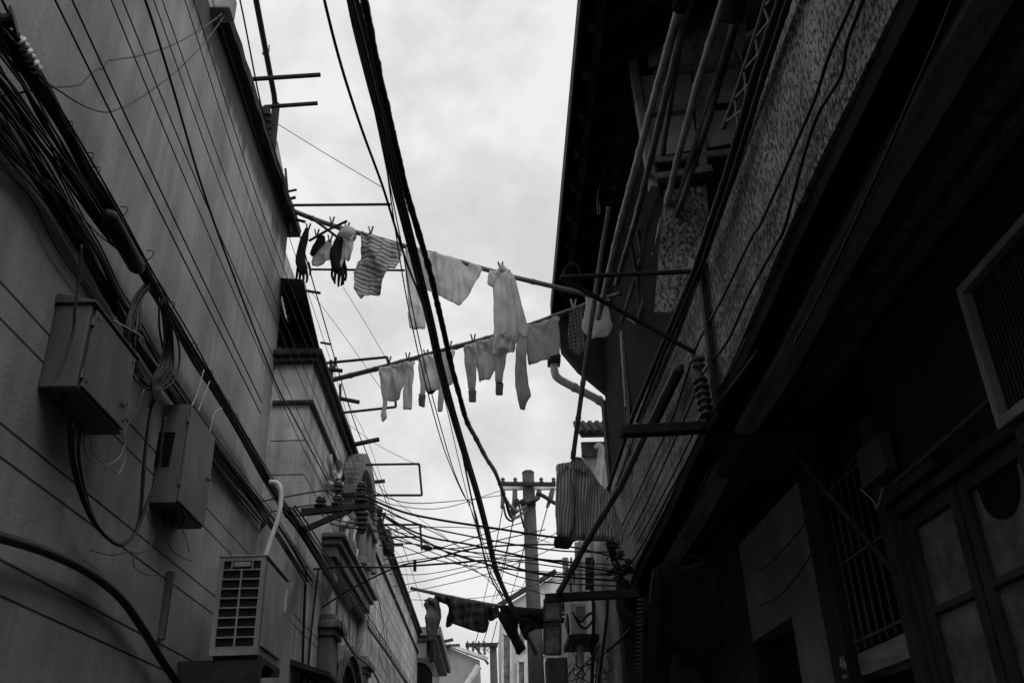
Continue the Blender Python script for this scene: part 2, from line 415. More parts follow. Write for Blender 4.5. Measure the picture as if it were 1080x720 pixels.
for r0, r1, xx in ((.88, .98, .09), (.98, 1.1, .14)):
    yc, zc = 9.73, 2.15
    pts0 = [(yc - r0 * math.cos(t), zc + r0 * .85 * math.sin(t)) for t in [math.pi * i / 24 for i in range(25)]]
    pts1 = [(yc - r1 * math.cos(t), zc + r1 * .85 * math.sin(t)) for t in [math.pi * i / 24 for i in range(25)]]
    for i in range(24):
        q = [(SX + .003, *pts0[i]), (SX + .003, *pts0[i + 1]), (SX + .003, *pts1[i + 1]), (SX + .003, *pts1[i])]
        ar.prism(q, (xx, 0, 0))
ar.build('door_arch', M['trim'], tb)
gd = MB().prism([(SX + .004, yc - .87 * math.cos(t), zc + .87 * .85 * math.sin(t)) for t in [math.pi * i / 24 for i in range(25)]] + [(SX + .004, yc + .87, 0), (SX + .004, yc - .87, 0)], (.03, 0, 0)).build('gate_door', M['black_wood'], tb)
# arched pediment standing proud of the parapet
pd = MB(); yc, zc, R = 10.05, 4.60, .92
outer = [(yc - R * math.cos(t), zc + R * .66 * math.sin(t)) for t in [math.pi * i / 28 for i in range(29)]]
inner = [(yc - R * .76 * math.cos(t), zc + R * .46 * math.sin(t)) for t in [math.pi * i / 28 for i in range(29)]]
for i in range(28):
    q = [(SX + .004, *inner[i]), (SX + .004, *inner[i + 1]), (SX + .004, *outer[i + 1]), (SX + .004, *outer[i])]
    pd.prism(q, (.17, 0, 0))
pedi = pd.build('arched_pediment', M['trim'], tb, bevel=.01)
tym = MB(); tym.prism([(SX + .004, *p) for p in inner], (.03, 0, 0)); tym.build('tympanum', M['relief'], pedi)
MB().box(SX + .004, SX + .18, yc - R - .06, yc + R + .06, 4.50, 4.595).build('pediment_sill', M['trim'], pedi, bevel=.01)
kb = MB()
for i in range(7):
    kb.lathe([(.02, 0), (.07 - i * .003, .03), (.075 - i * .003, .09), (.03, .14)], (SX + .04, yc - .36 + .12 * i, zc + .03 + .03 * (i % 2)), (.3, 0, 1), 9)
kb.build('pediment_carving', M['relief'], pedi, smooth=True)
for y0 in (yc - R + .02, yc + R - .2):
    MB().box(SX + .004, SX + .12, y0, y0 + .2, 3.855, 4.498).build('pediment_pier', M['trim'], pedi, bevel=.01)
def swirl(name, X, pts, r, par):
    m = MB()
    for pl in pts:
        q = smooth_path([PX(x, yy, X) for x, yy in pl], 5)
        k = len(q); m.tube(q, [r * (.6 + .4 * abs(math.sin(2.1 * math.pi * (i + .5) / k))) for i in range(k)], 8)
    return m.build(name, M['relief'], par, smooth=True)
swirl('scroll_relief', SX + .06, [[(348, 479), (348, 490), (350, 501), (354, 507)], [(357, 484), (359, 492), (358, 501), (353, 507)], [(345, 509), (352, 511), (361, 510)], [(352, 498), (354, 503), (357, 505)]], .027, tb)
swirl('figure_relief', SX + .08, [[(364, 545), (368, 553), (365, 565), (368, 580), (372, 597)], [(374, 545), (375, 556), (372, 570), (376, 590)], [(366, 551), (372, 562), (367, 576)], [(376, 580), (373, 590), (376, 600)], [(361, 553), (366, 546), (374, 543)]], .032, tb)
for k, (x, y) in enumerate(((379, 590), (385, 596), (390, 600))):
    c = PX(x, y, SX + .09); r = .07
    cl = MB(); cl.lathe([(r * 1.3, -.05), (r * 1.3, 0), (r, .02), (r * .94, .38), (r * 1.25, .41), (r * 1.3, .46)], c, (0, 0, 1), 14)
    cl.build('baluster', M['trim'], tb)

# ------------------------------------------------------------------ third left: arched canopy house, and the far grey gable
ca = thing('arched_house', 'small house with flat canopy over an arched doorway, far left end of the alley', 'building', (-2.2, 23, 0))
P0, P1 = PY(427, 676, 21), PY(453, 661, 21)
ch = MB(); aw_ = P1.x - P0.x
pts = [(P0.x + .12, 0), (P0.x + .12, P0.z - .02), (P1.x + .22, P0.z - .02), (P1.x + .22, 0)]
ch.box(-4.5, P1.x - .06, 21.05, 27, 0, P0.z - .002); ch.build('wall', M['stone'], ca)
sl = MB(); sl.box(P0.x - .1, P1.x + .16, 20.98, 26.8, P0.z, P0.z + .09); sl.box(P0.x, P1.x + .26, 20.9, 26.9, P0.z + .092, P1.z); sl.build('canopy', M['trim'], ca, bevel=.02)
am = MB(); cx, cz = (P0.x + P1.x) / 2 + .05, P0.z - .75
for i in range(16):
    t0, t1 = math.pi * i / 16, math.pi * (i + 1) / 16
    q = [(cx + math.cos(t) * r, 21.048, cz + math.sin(t) * r) for t, r in ((t0, .3), (t1, .3), (t1, .4), (t0, .4))]
    am.prism(q, (0, -.06, 0))
am.build('arch_trim', M['trim'], ca)
ad = MB(); ad.prism([(cx + math.cos(math.pi * i / 16) * .295, 21.046, cz + math.sin(math.pi * i / 16) * .295) for i in range(17)] + [(cx - .295, 21.046, 0), (cx + .295, 21.046, 0)], (0, -.012, 0)); ad.build('doorway', M['black_wood'], ca)
cs = MB(); cs.prism([PX(x, y, P1.x + .05) for x, y in [(453, 664), (456, 668), (459, 692), (453, 698)]], (.08, 0, 0)); cs.build('bracket', M['black_wood'], ca)  # black piece set in as the canopy's dark side

gb = thing('gable_house', 'plain light grey gable wall closing the far end of the alley', 'building', (-2, 33, 0))
gp = [PY(x, y, 31) for x, y in [(447, 692), (472, 682), (506, 696), (506, 702), (492, 722), (430, 722)]]
gp = [gp[0], gp[1], gp[2], Vector((gp[3].x, 31, gp[3].z)), Vector((gp[3].x - .1, 31, 0)), Vector((-8, 31, 0)), Vector((-8, 31, gp[0].z))]
MB().prism(gp, (0, 5, 0)).build('wall', M['far'], gb)
gr = MB(); gr.bar(gp[0] + Vector((0, -.05, .06)), gp[1] + Vector((0, -.05, .06)), .3, .1); gr.bar(gp[1] + Vector((.02, -.05, .06)), gp[2] + Vector((.25, -.05, .02)), .3, .1); gr.build('verge', M['far2'], gb)
sh = MB()
for x0, y0, x1, y1 in [(455, 679, 478, 674), (456, 682, 485, 680), (458, 684, 474, 681)]: sh.bar(PY(x0, y0, 30.9), PY(x1, y1, 30.9), .25, .06)
sh.build('roof_board', M['timber'], gb)
dp = MB(); dp.tube([PY(x, y, 30.5) for x, y in [(505, 702), (500, 710), (492, 722)]], .11, 8); dp.build('downpipe', M['pipe_white'], gb)

# ------------------------------------------------------------------ right: old timber house with overhanging upper storey
RX = 1.15
th = thing('timber_house', 'dark old timber house overhanging the alley on the right, pebbledashed balcony front under deep eaves', 'building', (2.4, 1.6, 0))
GX = 1.75      # ground floor wall
# pebbledash balcony front with a sagging lower edge
yy = [-14 + i * .4 for i in range(56)]
def sag_z(y): return 3.545 - .0605 * max(y, -1.0) + .012 * math.sin(y * 3.1)
vs = []; fs = []
for y in yy:
    zb = sag_z(y); bul = .008 * math.sin(y * 1.7)
    vs += [(RX + bul, y, zb), (RX + bul, y, 4.12), (RX + .13, y, 4.12), (RX + .13, y, zb)]
for i in range(len(yy) - 1):
    k = i * 4; q = k + 4
    fs += [(k, k + 1, q + 1, q), (k + 1, k + 2, q + 2, q + 1), (k + 2, k + 3, q + 3, q + 2), (k + 3, k, q, q + 3)]
fs += [(3, 2, 1, 0), tuple(len(vs) - 4 + k for k in range(4))]
MB().add(vs, fs).build('pebbledash_front', M['pebble'], th)
# ridge along the pebbledash: a faint roll moulding near its top
rm = MB(); rm.tube([(RX + .012, y, 3.99 + .006 * math.sin(2.3 * y)) for y in yy], .03, 10); rm.build('roll_moulding', M['pebble'], th, smooth=True)
# floor edge timbers under it
def strip(x0, x1, dz0, dz1):
    vs = []; fs = []
    for y in yy:
        z = sag_z(y); vs += [(x0, y, z + dz0), (x0, y, z + dz1), (x1, y, z + dz1), (x1, y, z + dz0)]
    for i in range(len(yy) - 1):
        k = i * 4; q = k + 4
        fs += [(k, k + 1, q + 1, q), (k + 1, k + 2, q + 2, q + 1), (k + 2, k + 3, q + 3, q + 2), (k + 3, k, q, q + 3)]
    fs += [(3, 2, 1, 0), tuple(len(vs) - 4 + k for k in range(4))]
    return MB().add(vs, fs)
strip(RX + .01, RX + .11, -.085, -.002).build('floor_beam', M['black_wood'], th, bevel=.006)
strip(RX + .14, RX + .25, -.10, -.04).build('grained_board', M['grain'], th)
strip(RX + .27, RX + .31, -.06, .03).build('inner_batten', M['timber'], th)
# floor boards and joists seen from below
fb = MB()
for i in range(150):
    y0 = -12.95 + i * .14
    fb.box(RX + .32, RX + 2.4, y0, y0 + .134, 3.42 + random.uniform(-.006, .006), 3.46)
fb.build('floor_boards', M['ceiling'], th)
for x in (RX + .42, GX - .06):
    MB().bar((x, -6, 3.385), (x, 7.9, 3.385), .06, .06).build('joist', M['ceiling'], th, bevel=.006)
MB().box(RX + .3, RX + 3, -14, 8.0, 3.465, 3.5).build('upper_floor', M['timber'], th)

# ground floor: dark wall, white wall, barred window, glazed doors
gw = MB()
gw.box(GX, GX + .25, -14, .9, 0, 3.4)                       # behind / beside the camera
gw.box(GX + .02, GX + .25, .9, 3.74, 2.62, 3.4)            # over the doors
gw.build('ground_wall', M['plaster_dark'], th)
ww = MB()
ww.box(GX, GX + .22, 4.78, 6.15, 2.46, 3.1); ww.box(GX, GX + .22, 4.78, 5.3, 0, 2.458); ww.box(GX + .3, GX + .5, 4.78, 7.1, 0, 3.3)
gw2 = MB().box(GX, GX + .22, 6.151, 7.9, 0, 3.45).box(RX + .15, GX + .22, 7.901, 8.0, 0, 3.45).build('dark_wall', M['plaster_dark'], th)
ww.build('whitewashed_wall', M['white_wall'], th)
t_ = MB(); t_.box(GX + .12, GX + .17, 5.3, 6.15, 0, 2.456); t_.build('side_door', M['black_wood'], th)
MB().box(GX + .03, GX + .22, 4.78, 6.15, 3.102, 3.45).build('dark_lintel', M['black_wood'], th)
MB().box(GX - .01, GX + .2, 4.55, 4.778, 0, 3.4).build('door_pier', M['plaster_dark'], th)
MB().box(GX - .03, GX + .16, 3.75, 3.835, 0, 3.05).build('post', M['timber'], th, bevel=.008)
MB().box(GX + .06, GX + .2, 3.837, 4.548, 2.98, 3.4).build('lintel', M['black_wood'], th)
MB().box(GX + .04, GX + .2, 3.837, 4.548, 2.04, 2.14).build('window_sill', M['grain'], th)
bw_ = MB().box(GX + .18, GX + .2, 3.837, 4.548, 2.142, 2.978).build('barred_window', M['black_wood'], th)
br = MB()
for i in range(8):
    y = 3.88 + i * .092; br.tube([(GX + .04, y, 2.15), (GX + .04, y, 2.97)], .006, 6)
for z in (2.19, 2.56, 2.93): br.box(GX + .03, GX + .05, 3.838, 4.54, z - .006, z + .006)
br.build('window_bars', M['steel'], bw_)
MB().box(GX + .1, GX + .16, 3.837, 4.548, 0, 2.02).build('shop_door', M['black_wood'], th)
# glazed double doors
def leaf(y0, y1, torn):
    d = MB(); x0, x1 = GX + .02, GX + .065
    d.box(x0, x1, y0, y0 + .06, .05, 2.56); d.box(x0, x1, y1 - .06, y1, .05, 2.56)
    for z0, z1 in ((2.50, 2.56), (2.15, 2.18), (1.6, 1.66), (.05, .3)): d.box(x0, x1 - .002, y0 + .062, y1 - .062, z0, z1)
    o = d.build('glazed_door', M['timber'], th, bevel=.005)
    MB().box(x0 + .02, x0 + .024, y0 + .062, y1 - .062, .3, 2.50).build('pane', M['glass_grey'], o)
    if torn:
        c = [(x0 + .014, (y0 + y1) / 2 + .13 * math.cos(math.pi + math.pi * i / 12), 2.498 - .15 * abs(math.sin(math.pi * i / 12)) ** .8) for i in range(13)]
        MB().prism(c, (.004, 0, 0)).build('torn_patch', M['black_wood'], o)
leaf(3.25, 3.71, False); leaf(2.75, 3.23, True); leaf(2.25, 2.73, False); leaf(1.75, 2.23, False); leaf(1.25, 1.73, False)
MB().box(GX - .005, GX + .08, .9, 3.72, 2.57, 2.615).build('door_head', M['timber'], th, bevel=.005)
MB().box(GX - .03, GX + .05, 3.26, 3.74, 2.63, 2.7).build('door_board', M['timber'], th)
MB().box(GX - .0, GX + .09, 3.713, 3.748, 0, 2.568).build('door_jamb', M['timber'], th, bevel=.006)
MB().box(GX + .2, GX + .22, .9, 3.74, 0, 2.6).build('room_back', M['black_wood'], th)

# upper storey: end wall of the balcony facing the camera, with small panes
EY = 4.7
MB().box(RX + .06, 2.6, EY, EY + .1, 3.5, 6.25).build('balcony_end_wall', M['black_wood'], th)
def eq(pts, off=0): return [PY(x, y, EY - off) for x, y in pts]
pw = MB().prism(eq([(700, 202), (745, 197), (752, 330), (690, 330)], .004), (0, -.012, 0)).build('pebbledash_panel', M['pebble_fine'], th)
pane_px = [[(683, 126), (730, 121), (736, 158), (690, 166)], [(735, 120), (775, 116), (780, 150), (741, 158)],
           [(676, 82), (728, 76), (731, 110), (682, 117)], [(733, 28), (772, 22), (778, 66), (737, 72)], [(695, 34), (728, 29), (731, 68), (699, 73)],
           [(678, 10), (690, 8), (694, 70), (684, 72)], [(733, 80), (775, 74), (776, 108), (735, 112)], [(697, -10), (770, -18), (772, 16), (697, 25)]]
for q in pane_px:
    w = MB().prism(eq(q, .004), (0, -.01, 0)).build('window_pane', M['glass_pale'], th)
for a, b, wd in [((660, 25), (689, 200), .075), ((686, -20), (700, 85), .085), ((676, 120), (745, 113), .05), ((690, 190), (750, 181), .09), ((690, 78), (780, 68), .05), ((686, 170), (780, 160), .03), ((730, -10), (742, 180), .04), ((774, -10), (786, 170), .06)]:
    MB().bar(PY(*a, EY - .03), PY(*b, EY - .03), .05, wd, (0, 1, 0) if False else (0, -1, 0)).build('window_frame', M['grain'], th, bevel=.004)
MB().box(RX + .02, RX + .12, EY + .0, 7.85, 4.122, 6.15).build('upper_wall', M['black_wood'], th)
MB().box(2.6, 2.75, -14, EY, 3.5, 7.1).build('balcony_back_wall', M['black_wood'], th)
# roof with eaves
def ex(y): return .603 + .0155 * y
vs = []; fs = []
for y in (-14, 7.92):
    vs += [(ex(y), y, 5.9), (4.2, y, 8.06), (4.2, y, 8.16), (ex(y), y, 6.0)]
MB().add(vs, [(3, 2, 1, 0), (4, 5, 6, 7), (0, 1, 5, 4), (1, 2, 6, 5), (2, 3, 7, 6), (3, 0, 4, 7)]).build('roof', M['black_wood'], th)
vs = []
for y in (-14, 7.9): vs += [(ex(y) - .02, y, 5.87), (ex(y) - .003, y, 5.87), (ex(y) - .003, y, 6.02), (ex(y) - .02, y, 6.02)]
MB().add(vs, [(3, 2, 1, 0), (4, 5, 6, 7), (0, 1, 5, 4), (1, 2, 6, 5), (2, 3, 7, 6), (3, 0, 4, 7)]).build('fascia', M['timber'], th)
for i in range(26):
    y = -2.4 + i * .41
    MB().bar((ex(y) + .05, y, 5.885), (2.6, y, 7.055), .06, .08).build('rafter', M['timber'], th, bevel=.004)
for i in range(5):
    x = ex(0) + .16 + i * .17
    MB().bar((x, -4, 5.888 + (x - .54) * .6), (x + .17, 7.85, 5.888 + (x + .17 - .72) * .6), .012, .018).build('eave_batten', M['timber'], th)
MB().bar((ex(-4) + .12, -4, 5.925), (ex(7.8) + .12, 7.85, 5.925), .05, .06).build('tilting_fillet', M['timber'], th)
tl = MB()
nT = 208
for i in range(nT):
    y = -14 + 21.9 * (i + .5) / nT
    tl.tube([(ex(y) + .01, y, 6.015), (1.4, y, 6.49)], .032, 6)
tl.build('roof_tiles', M['roof'], th)
ep = [(.73, 5.88), (.785, 5.47), (.93, 5.26), (1.262, 4.93), (1.5, 4.93), (1.5, 6.3)]
MB().prism([(x, 7.8, z) for x, z in ep], (0, .1, 0)).build('end_corbel', M['plaster_dark'], th)
MB().box(RX + .002, RX + .14, 7.86, 8.03, 0, 4.95).build('corner_post', M['timber'], th)

# ------------------------------------------------------------------ right beyond: pale house with pipes
ph = thing('stucco_house', 'pale stucco house with pipes on it, right side just beyond the dark timber house', 'building', (2, 8.6, 0))
MB().box(1.0, 3.5, 8.5, 9.5, 0, 4.70).build('wall', M['far2'], ph)
MB().box(1.26, 3.5, 8.06, 8.497, 0, 4.2).build('setback_wall', M['far2'], ph)
rf = MB(); rf.prism([(.98, 8.36, 4.775), (3.6, 8.36, 4.775), (3.6, 9.0, 5.15), (.98, 9.0, 5.15)], (0, 0, .05)); rf.build('roof', M['roof'], ph)
rt = MB()
for i in range(19): rt.tube([(.99 + i * .075, 8.34, 4.825), (.99 + i * .075, 8.9, 5.155)], .028, 7)
rt.build('roof_tiles', M['roof'], ph)
MB().box(.985, 3.5, 8.46, 8.498, 4.62, 4.77).build('eave_board', M['trim'], ph)
for q in ([(617, 588), (626, 588), (626, 622), (617, 622)],):
    f = MB().prism([PY(x, y, 8.498) for x, y in q], (0, -.02, 0)).build('window', M['glass'], ph)

fh = thing('far_house', 'far pale house with a sloping verge behind the utility pole', 'building', (2.5, 22, 0))
fp = [PY(x, y, 20) for x, y in [(528, 642), (586, 606), (640, 590)]]
MB().prism([fp[0], fp[1], Vector((5, 20, fp[1].z + .4)), Vector((5, 20, 0)), Vector((fp[0].x + .05, 20, 0))], (0, 6, 0)).build('wall', M['far2'], fh)
vb = MB(); vb.bar(fp[0] + Vector((-.1, -.08, .03)), fp[1] + Vector((0, -.08, .06)), .2, .08); vb.build('verge', M['roof'], fh)
for q in ([(530, 668), (539, 668), (539, 722), (530, 722)], [(570, 640), (580, 632), (580, 690), (570, 690)], [(547, 660), (554, 658), (554, 684), (547, 685)], [(546, 697), (554, 696), (554, 722), (546, 722)]):
    f = MB().prism([PY(x, y, 19.99) for x, y in q], (0, -.03, 0)).build('window', M['glass_grey'], fh)
    fr = MB(); pp = [PY(x, y, 19.95) for x, y in q]
    for i in range(4): fr.bar(pp[i], pp[(i + 1) % 4], .05, .05, (0, -1, 0))
    fr.build('window_frame', M['pipe_white'], f)

mh = thing('dark_house', 'narrow house front with small framed windows on the right, beside the utility pole', 'building', (1.6, 12, 0))
MB().box(1.05, 3.5, 9.55, 15.5, 0, 3.9).build('wall', M['stone'], mh)
MB().box(1.0, 3.5, 9.55, 15.6, 3.902, 4.0).build('roof_edge', M['roof'], mh)
for k, (x0, y0, x1, y1) in enumerate(((574, 632, 591, 654), (574, 658, 591, 690))):
    pp = [PY(x, y, 9.9) for x, y in ((x0, y0), (x1, y0), (x1, y1), (x0, y1))]
    w = MB().prism(pp, (0, .03, 0)).build('window', M['glass_grey'], mh)
    fr = MB()
    for i in range(4): fr.bar(pp[i] + Vector((0, -.02, 0)), pp[(i + 1) % 4] + Vector((0, -.02, 0)), .022, .016, (0, -1, 0))
    fr.build('window_frame', M['timber'], w)

for (x0, x1, z_) in ((596, 602, 3.88), (604.5, 606.5, 3.88)):
    a, b = PY(x0, 640, 9.5), PY(x1, 640, 9.5)
    MB().box(a.x, b.x, 9.47, 9.548, 0, z_).build('pale_strip', M['far2'], mh)
for (x0, y0, x1, y1) in ((597, 600, 606, 604), (596, 655, 607, 659)):
    a, b = PY(x0, y0, 9.4), PY(x1, y1, 9.4)
    MB().box(a.x, b.x, 9.40, 9.468, b.z, a.z).build('ledge', M['timber'], mh)
# ------------------------------------------------------------------ helpers for small things
def one(name, mb, m, label, cat, group=None, smooth=False, bevel=0):
    return tag(mb.build(name, m, None, smooth, bevel), label, cat, group)
def vpl(p0, p1):
    """the upright plane through two points"""
    n = (p1 - p0).cross(Vector((0, 0, 1))).normalized()
    return p0, n
def wire(name, pts, r, m, label, cat='wire', group=None, k=6, parent=None, sides=6):
    t = MB(); t.tube(smooth_path(pts, k), r, sides)
    o = t.build(name, m, parent, smooth=True)
    if parent is None: tag(o, label, cat, group)
    return o
XP = lambda X, L: [PX(x, y, X) for x, y in L]
YP = lambda Y, L: [PY(x, y, Y) for x, y in L]

# ------------------------------------------------------------------ left wall: boxes, air conditioner, pipes
jb = thing('junction_box', 'upper grey junction box with a peaked lid on the left wall, nearest the camera', 'junction box', (-1.72, 3.65, 3.1))
y0, y1, z0, z1, x1 = 3.40, 3.93, 3.10, 3.485, -1.645
MB().box(-1.797, x1, y0, y1, z0, z1).build('body', M['boxpaint'], jb, bevel=.006)
l = MB(); l.prism([(-1.797, y0 - .015, z1 + .002), (x1 + .018, y0 - .015, z1 + .002), (x1 + .018, y0 - .015, z1 + .012), (-1.797, y0 - .015, z1 + .05)], (0, y1 - y0 + .03, 0)); l.build('lid', M['boxpaint'], jb, bevel=.003)
MB().box(x1 + .001, x1 + .012, y0 + .03, y1 - .02, z0 + .015, z1 - .01).build('door', M['boxpaint'], jb, bevel=.004)
t = MB(); t.lathe([(.011, 0), (.013, .006), (.008, .014)], (x1 + .012, y1 - .07, z0 + .12), (1, 0, 0), 10); t.box(x1 + .02, x1 + .026, y1 - .078, y1 - .062, z0 + .1, z0 + .135); t.build('latch', M['steel'], jb)
for zz in (z0 + .07, z1 - .07):
    t = MB(); t.tube([(x1 + .006, y0 + .024, zz - .022), (x1 + .006, y0 + .024, zz + .022)], .008, 8); t.build('hinge', M['steel'], jb)
t = MB()
for yy_ in (y0 + .06, y1 - .05):
    for zz in (z0 + .05, z1 - .04): t.lathe([(.007, 0), (.007, .004), (.003, .006)], (x1 + .0115, yy_, zz), (1, 0, 0), 8)
t.build('screw_heads', M['steel'], jb)
t = MB(); t.lathe([(.025, 0), (.027, .012), (.02, .02)], (-1.735, y0 + .07, z0 - .02), (0, 0, 1), 12); t.build('cable_gland', M['cable'], jb)

lb = thing('louvred_box', 'lower grey meter box with louvre slots on the left wall beside the air conditioner', 'meter box', (-1.72, 5.0, 3.0))
y0, y1, x1 = 4.79, 5.30, -1.655
z0, z1 = PY(170, 530, y0).z, PY(185, 426, y0).z
MB().box(-1.797, x1, y0, y1, z0, z1).build('body', M['boxpaint'], lb, bevel=.006)
MB().box(x1 + .001, x1 + .013, y0 + .004, y1 - .004, z0 + .01, z1 - .01).build('door', M['boxpaint'], lb, bevel=.004)
lv = MB()
for i in range(10):
    a, b = PY(168 - i * .75, 456.5 + i * 3.7, y0 - .004), PY(185 - i * .75, 456.5 + i * 3.7, y0 - .004)
    lv.obox((a + b) / 2, ((b.x - a.x) / 2, 0, 0), (0, .005, .003), (0, -.003, .0045))
lv.build('louvre', M['cable'], lb)
for z in (z1 - .09, z0 + .12):
    t = MB(); t.tube([(x1 + .006, y0 - .006, z - .022), (x1 + .006, y0 - .006, z + .022)], .008, 8); t.build('hinge', M['steel'], lb)
t = MB(); t.lathe([(.011, 0), (.013, .006), (.007, .016)], (x1 + .013, y1 - .05, (z0 + z1) / 2), (1, 0, 0), 10); t.build('latch', M['steel'], lb)
t = MB()
for i in range(4):
    c = Vector((-1.76 + i * .03, 4.93 + .03 * (i % 2), z0)); t.tube(smooth_path([c, c + Vector((.0, .02, -.05)), c + Vector((-.02, .1, -.06)), c + Vector((-.03, .14, .0))], 5), .006, 6)
t.build('cable_tail', M['cable'], lb, smooth=True)

ac = thing('air_conditioner', 'grey outdoor air conditioner unit with a louvred end grille on the left wall', 'air conditioner', (-1.46, 5.9, 2.36))
y0 = 5.6
a, b = PY(235, 588, y0), PY(267, 690, y0)
x0, x1, z1, z0 = -1.615, -1.335, a.z, b.z
y1 = PX(303, 619, x1).y
MB().box(x0, x1, y0 + .012, y1, z0, z1).build('casing', M['ac'], ac, bevel=.012)
g_ = MB(); W_, H_ = x1 - x0, z1 - z0
ga, gbx = x0 + .028, x1 - .028
g_.box(x0, ga, y0 - .004, y0 + .012, z0, z1); g_.box(gbx, x1, y0 - .004, y0 + .012, z0, z1)
g_.box(ga, gbx, y0 - .004, y0 + .012, z0, z0 + .045); g_.box(ga, gbx, y0 - .004, y0 + .012, z1 - .022, z1)
xm = (ga + gbx) / 2
g_.box(xm - .005, xm + .005, y0 - .006, y0 + .010, z0 + .045, z1 - .075)
rows = 8; zz0, zz1 = z0 + .045, z1 - .075
for i in range(rows + 1):
    z = zz0 + (zz1 - zz0) * i / rows; g_.box(ga, gbx, y0 - .005, y0 + .011, z - .004, z + .004)
for x in (ga + .05, gbx - .05): g_.box(x - .004, x + .004, y0 - .005, y0 + .011, zz1 + .004, z1 - .022)
g_.build('grille', M['ac'], ac)
t = MB(); t.box(ga + .06, gbx - .06, y0 - .012, y0 + .01, zz1 + .015, z1 - .03); t.build('grille_handle', M['ac'], ac, bevel=.005)
t = MB()
for i in range(20):
    x = ga + .004 + i * (gbx - ga - .008) / 19; t.box(x - .002, x + .002, y0 + .009, y0 + .0118, zz0, zz1 + .05)
t.box(ga, gbx, y0 + .0106, y0 + .0116, zz0, zz1 + .05); t.build('coil_fins', M['ac_dark'], ac)
t = MB(); t.box(x1 + .001, x1 + .014, y0 + .03, y1 - .1, z0 + .05, z1 - .03); fp_ = t.build('front_panel', M['ac'], ac, bevel=.012)
t = MB(); cy, cz = (y0 + y1) / 2 - .04, (z0 + z1) / 2
t.box(x1 + .002, x1 + .01, y1 - .09, y1 - .02, z1 - .22, z1 - .06); t.build('valve_cover', M['pipe_white'], ac, bevel=.006)
t = MB(); t.box(x0 - .01, x1 + .012, y0 - .01, y1 + .01, z1 + .001, z1 + .014); t.build('top_cover', M['ac'], ac, bevel=.006)
t = MB(); t.box(x0 + .02, x1 - .0, y0 + .02, y1 - .02, z0 - .02, z0 - .002); t.build('foot_rail', M['ac_dark'], ac)
bk = thing('wall_bracket', 'dark steel bracket on the left wall under the air conditioner', 'bracket', (-1.6, 5.85, 2.25))
for y in (5.62, 6.05):
    t = MB(); t.box(-1.797, -1.30, y, y + .035, z0 - .065, z0 - .022); t.build('bracket_arm', M['iron'], bk)
t = MB(); t.box(-1.797, -1.76, 5.5, 6.3, z0 - .19, z0 - .068); t.build('back_plate', M['boxpaint'], bk)
t = MB(); t.box(-1.75, -1.30, 5.55, 5.60, z0 - .17, z0 - .04); t.build('side_plate', M['iron'], bk)
wire('insulated_pipe', YP(5.95, [(277, 601), (281, 585), (287, 565), (293, 548), (296, 530), (296, 516), (292, 509), (284, 508)]), .0165, M['wrap'], 'white wrapped refrigerant pipe rising from the air conditioner to the cable bundle', 'pipe', sides=10)
one('cable_channel', MB().box(-1.797, -1.765, 5.22, 5.26, PX(203, 692, -1.78).z, PX(206, 622, -1.78).z), M['boxpaint'], 'short upright metal channel on the left wall left of the air conditioner', 'channel', bevel=.004)
dc = thing('door_canopy', 'dark sloping sheet canopy low on the left wall just past the air conditioner', 'canopy', (-1.35, 7.7, 2.3))
t = MB(); t.prism([(SX + .002, 7.22, 2.56), (SX + .30, 7.22, 2.47), (SX + .30, 7.22, 2.50), (SX + .002, 7.22, 2.60)], (0, 1.1, 0)); t.build('sheet', M['iron'], dc)
for y in (7.3, 8.2): t = MB(); t.bar((SX + .01, y, 2.3), (SX + .27, y, 2.46), .03, .03); t.build('strut', M['iron'], dc)
wire('thick_conduit', XP(-1.74, [(-40, 556), (0, 566), (50, 582), (95, 604), (128, 631), (152, 665), (172, 698), (196, 732), (215, 760)]), .021, M['cable'], 'thick black cable sweeping in a curve low across the left wall', 'cable', sides=10)
wire('down_cable', XP(-1.45, [(323, 596), (321, 640), (319, 700), (317, 730)]), .012, M['cable'], 'black cable running straight down the left wall, nearer of the pair past the air conditioner', 'cable')
wire('down_cable', XP(-1.45, [(336, 600), (331, 640), (326, 690), (324, 730)]), .010, M['cable'], 'black cable running down the left wall beside the first gate pilaster', 'cable')

# ------------------------------------------------------------------ left wall: cable bundles
def bundle(path, n, spread, r, seed, X, root, kname='cable', mats=('cable',), jit=.5):
    rs = random.Random(seed)
    base = path
    for i in range(n):
        oy, oz, ox = rs.uniform(-1, 1), rs.uniform(-1, 1), rs.uniform(-1, 1)
        pts = []
        for j, p in enumerate(base):
            s = spread if not isinstance(spread, (list, tuple)) else spread[j]
            k = rs.uniform(-jit, jit)
            pts.append(p + Vector((ox * .035 + .01 * k, oy * s * .5 + k * s * .3, oz * s + rs.uniform(-jit, jit) * s * .4)))
        t = MB(); t.tube(smooth_path(pts, 5), r * rs.uniform(.6, 1.35), 6)
        t.build(kname, M[rs.choice(mats)], root, smooth=True)
b1p = XP(-1.70, [(-60, -60), (-10, 22), (24, 66), (48, 104), (70, 142), (92, 184), (114, 220), (137, 262), (158, 300), (182, 340), (206, 380), (226, 412), (252, 455), (276, 498)]) + XP(-1.55, [(298, 534)]) + XP(-1.37, [(322, 568), (345, 606), (368, 640)])
cb1 = thing('cable_bundle', 'upper bundle of tied black cables along the left wall, running past the cable coil', 'cable bundle', b1p[8])
bundle(b1p, 15, .035, .0062, 1, LX, cb1)
for q in ([1, 4], [6, 8], [9, 13]): pass
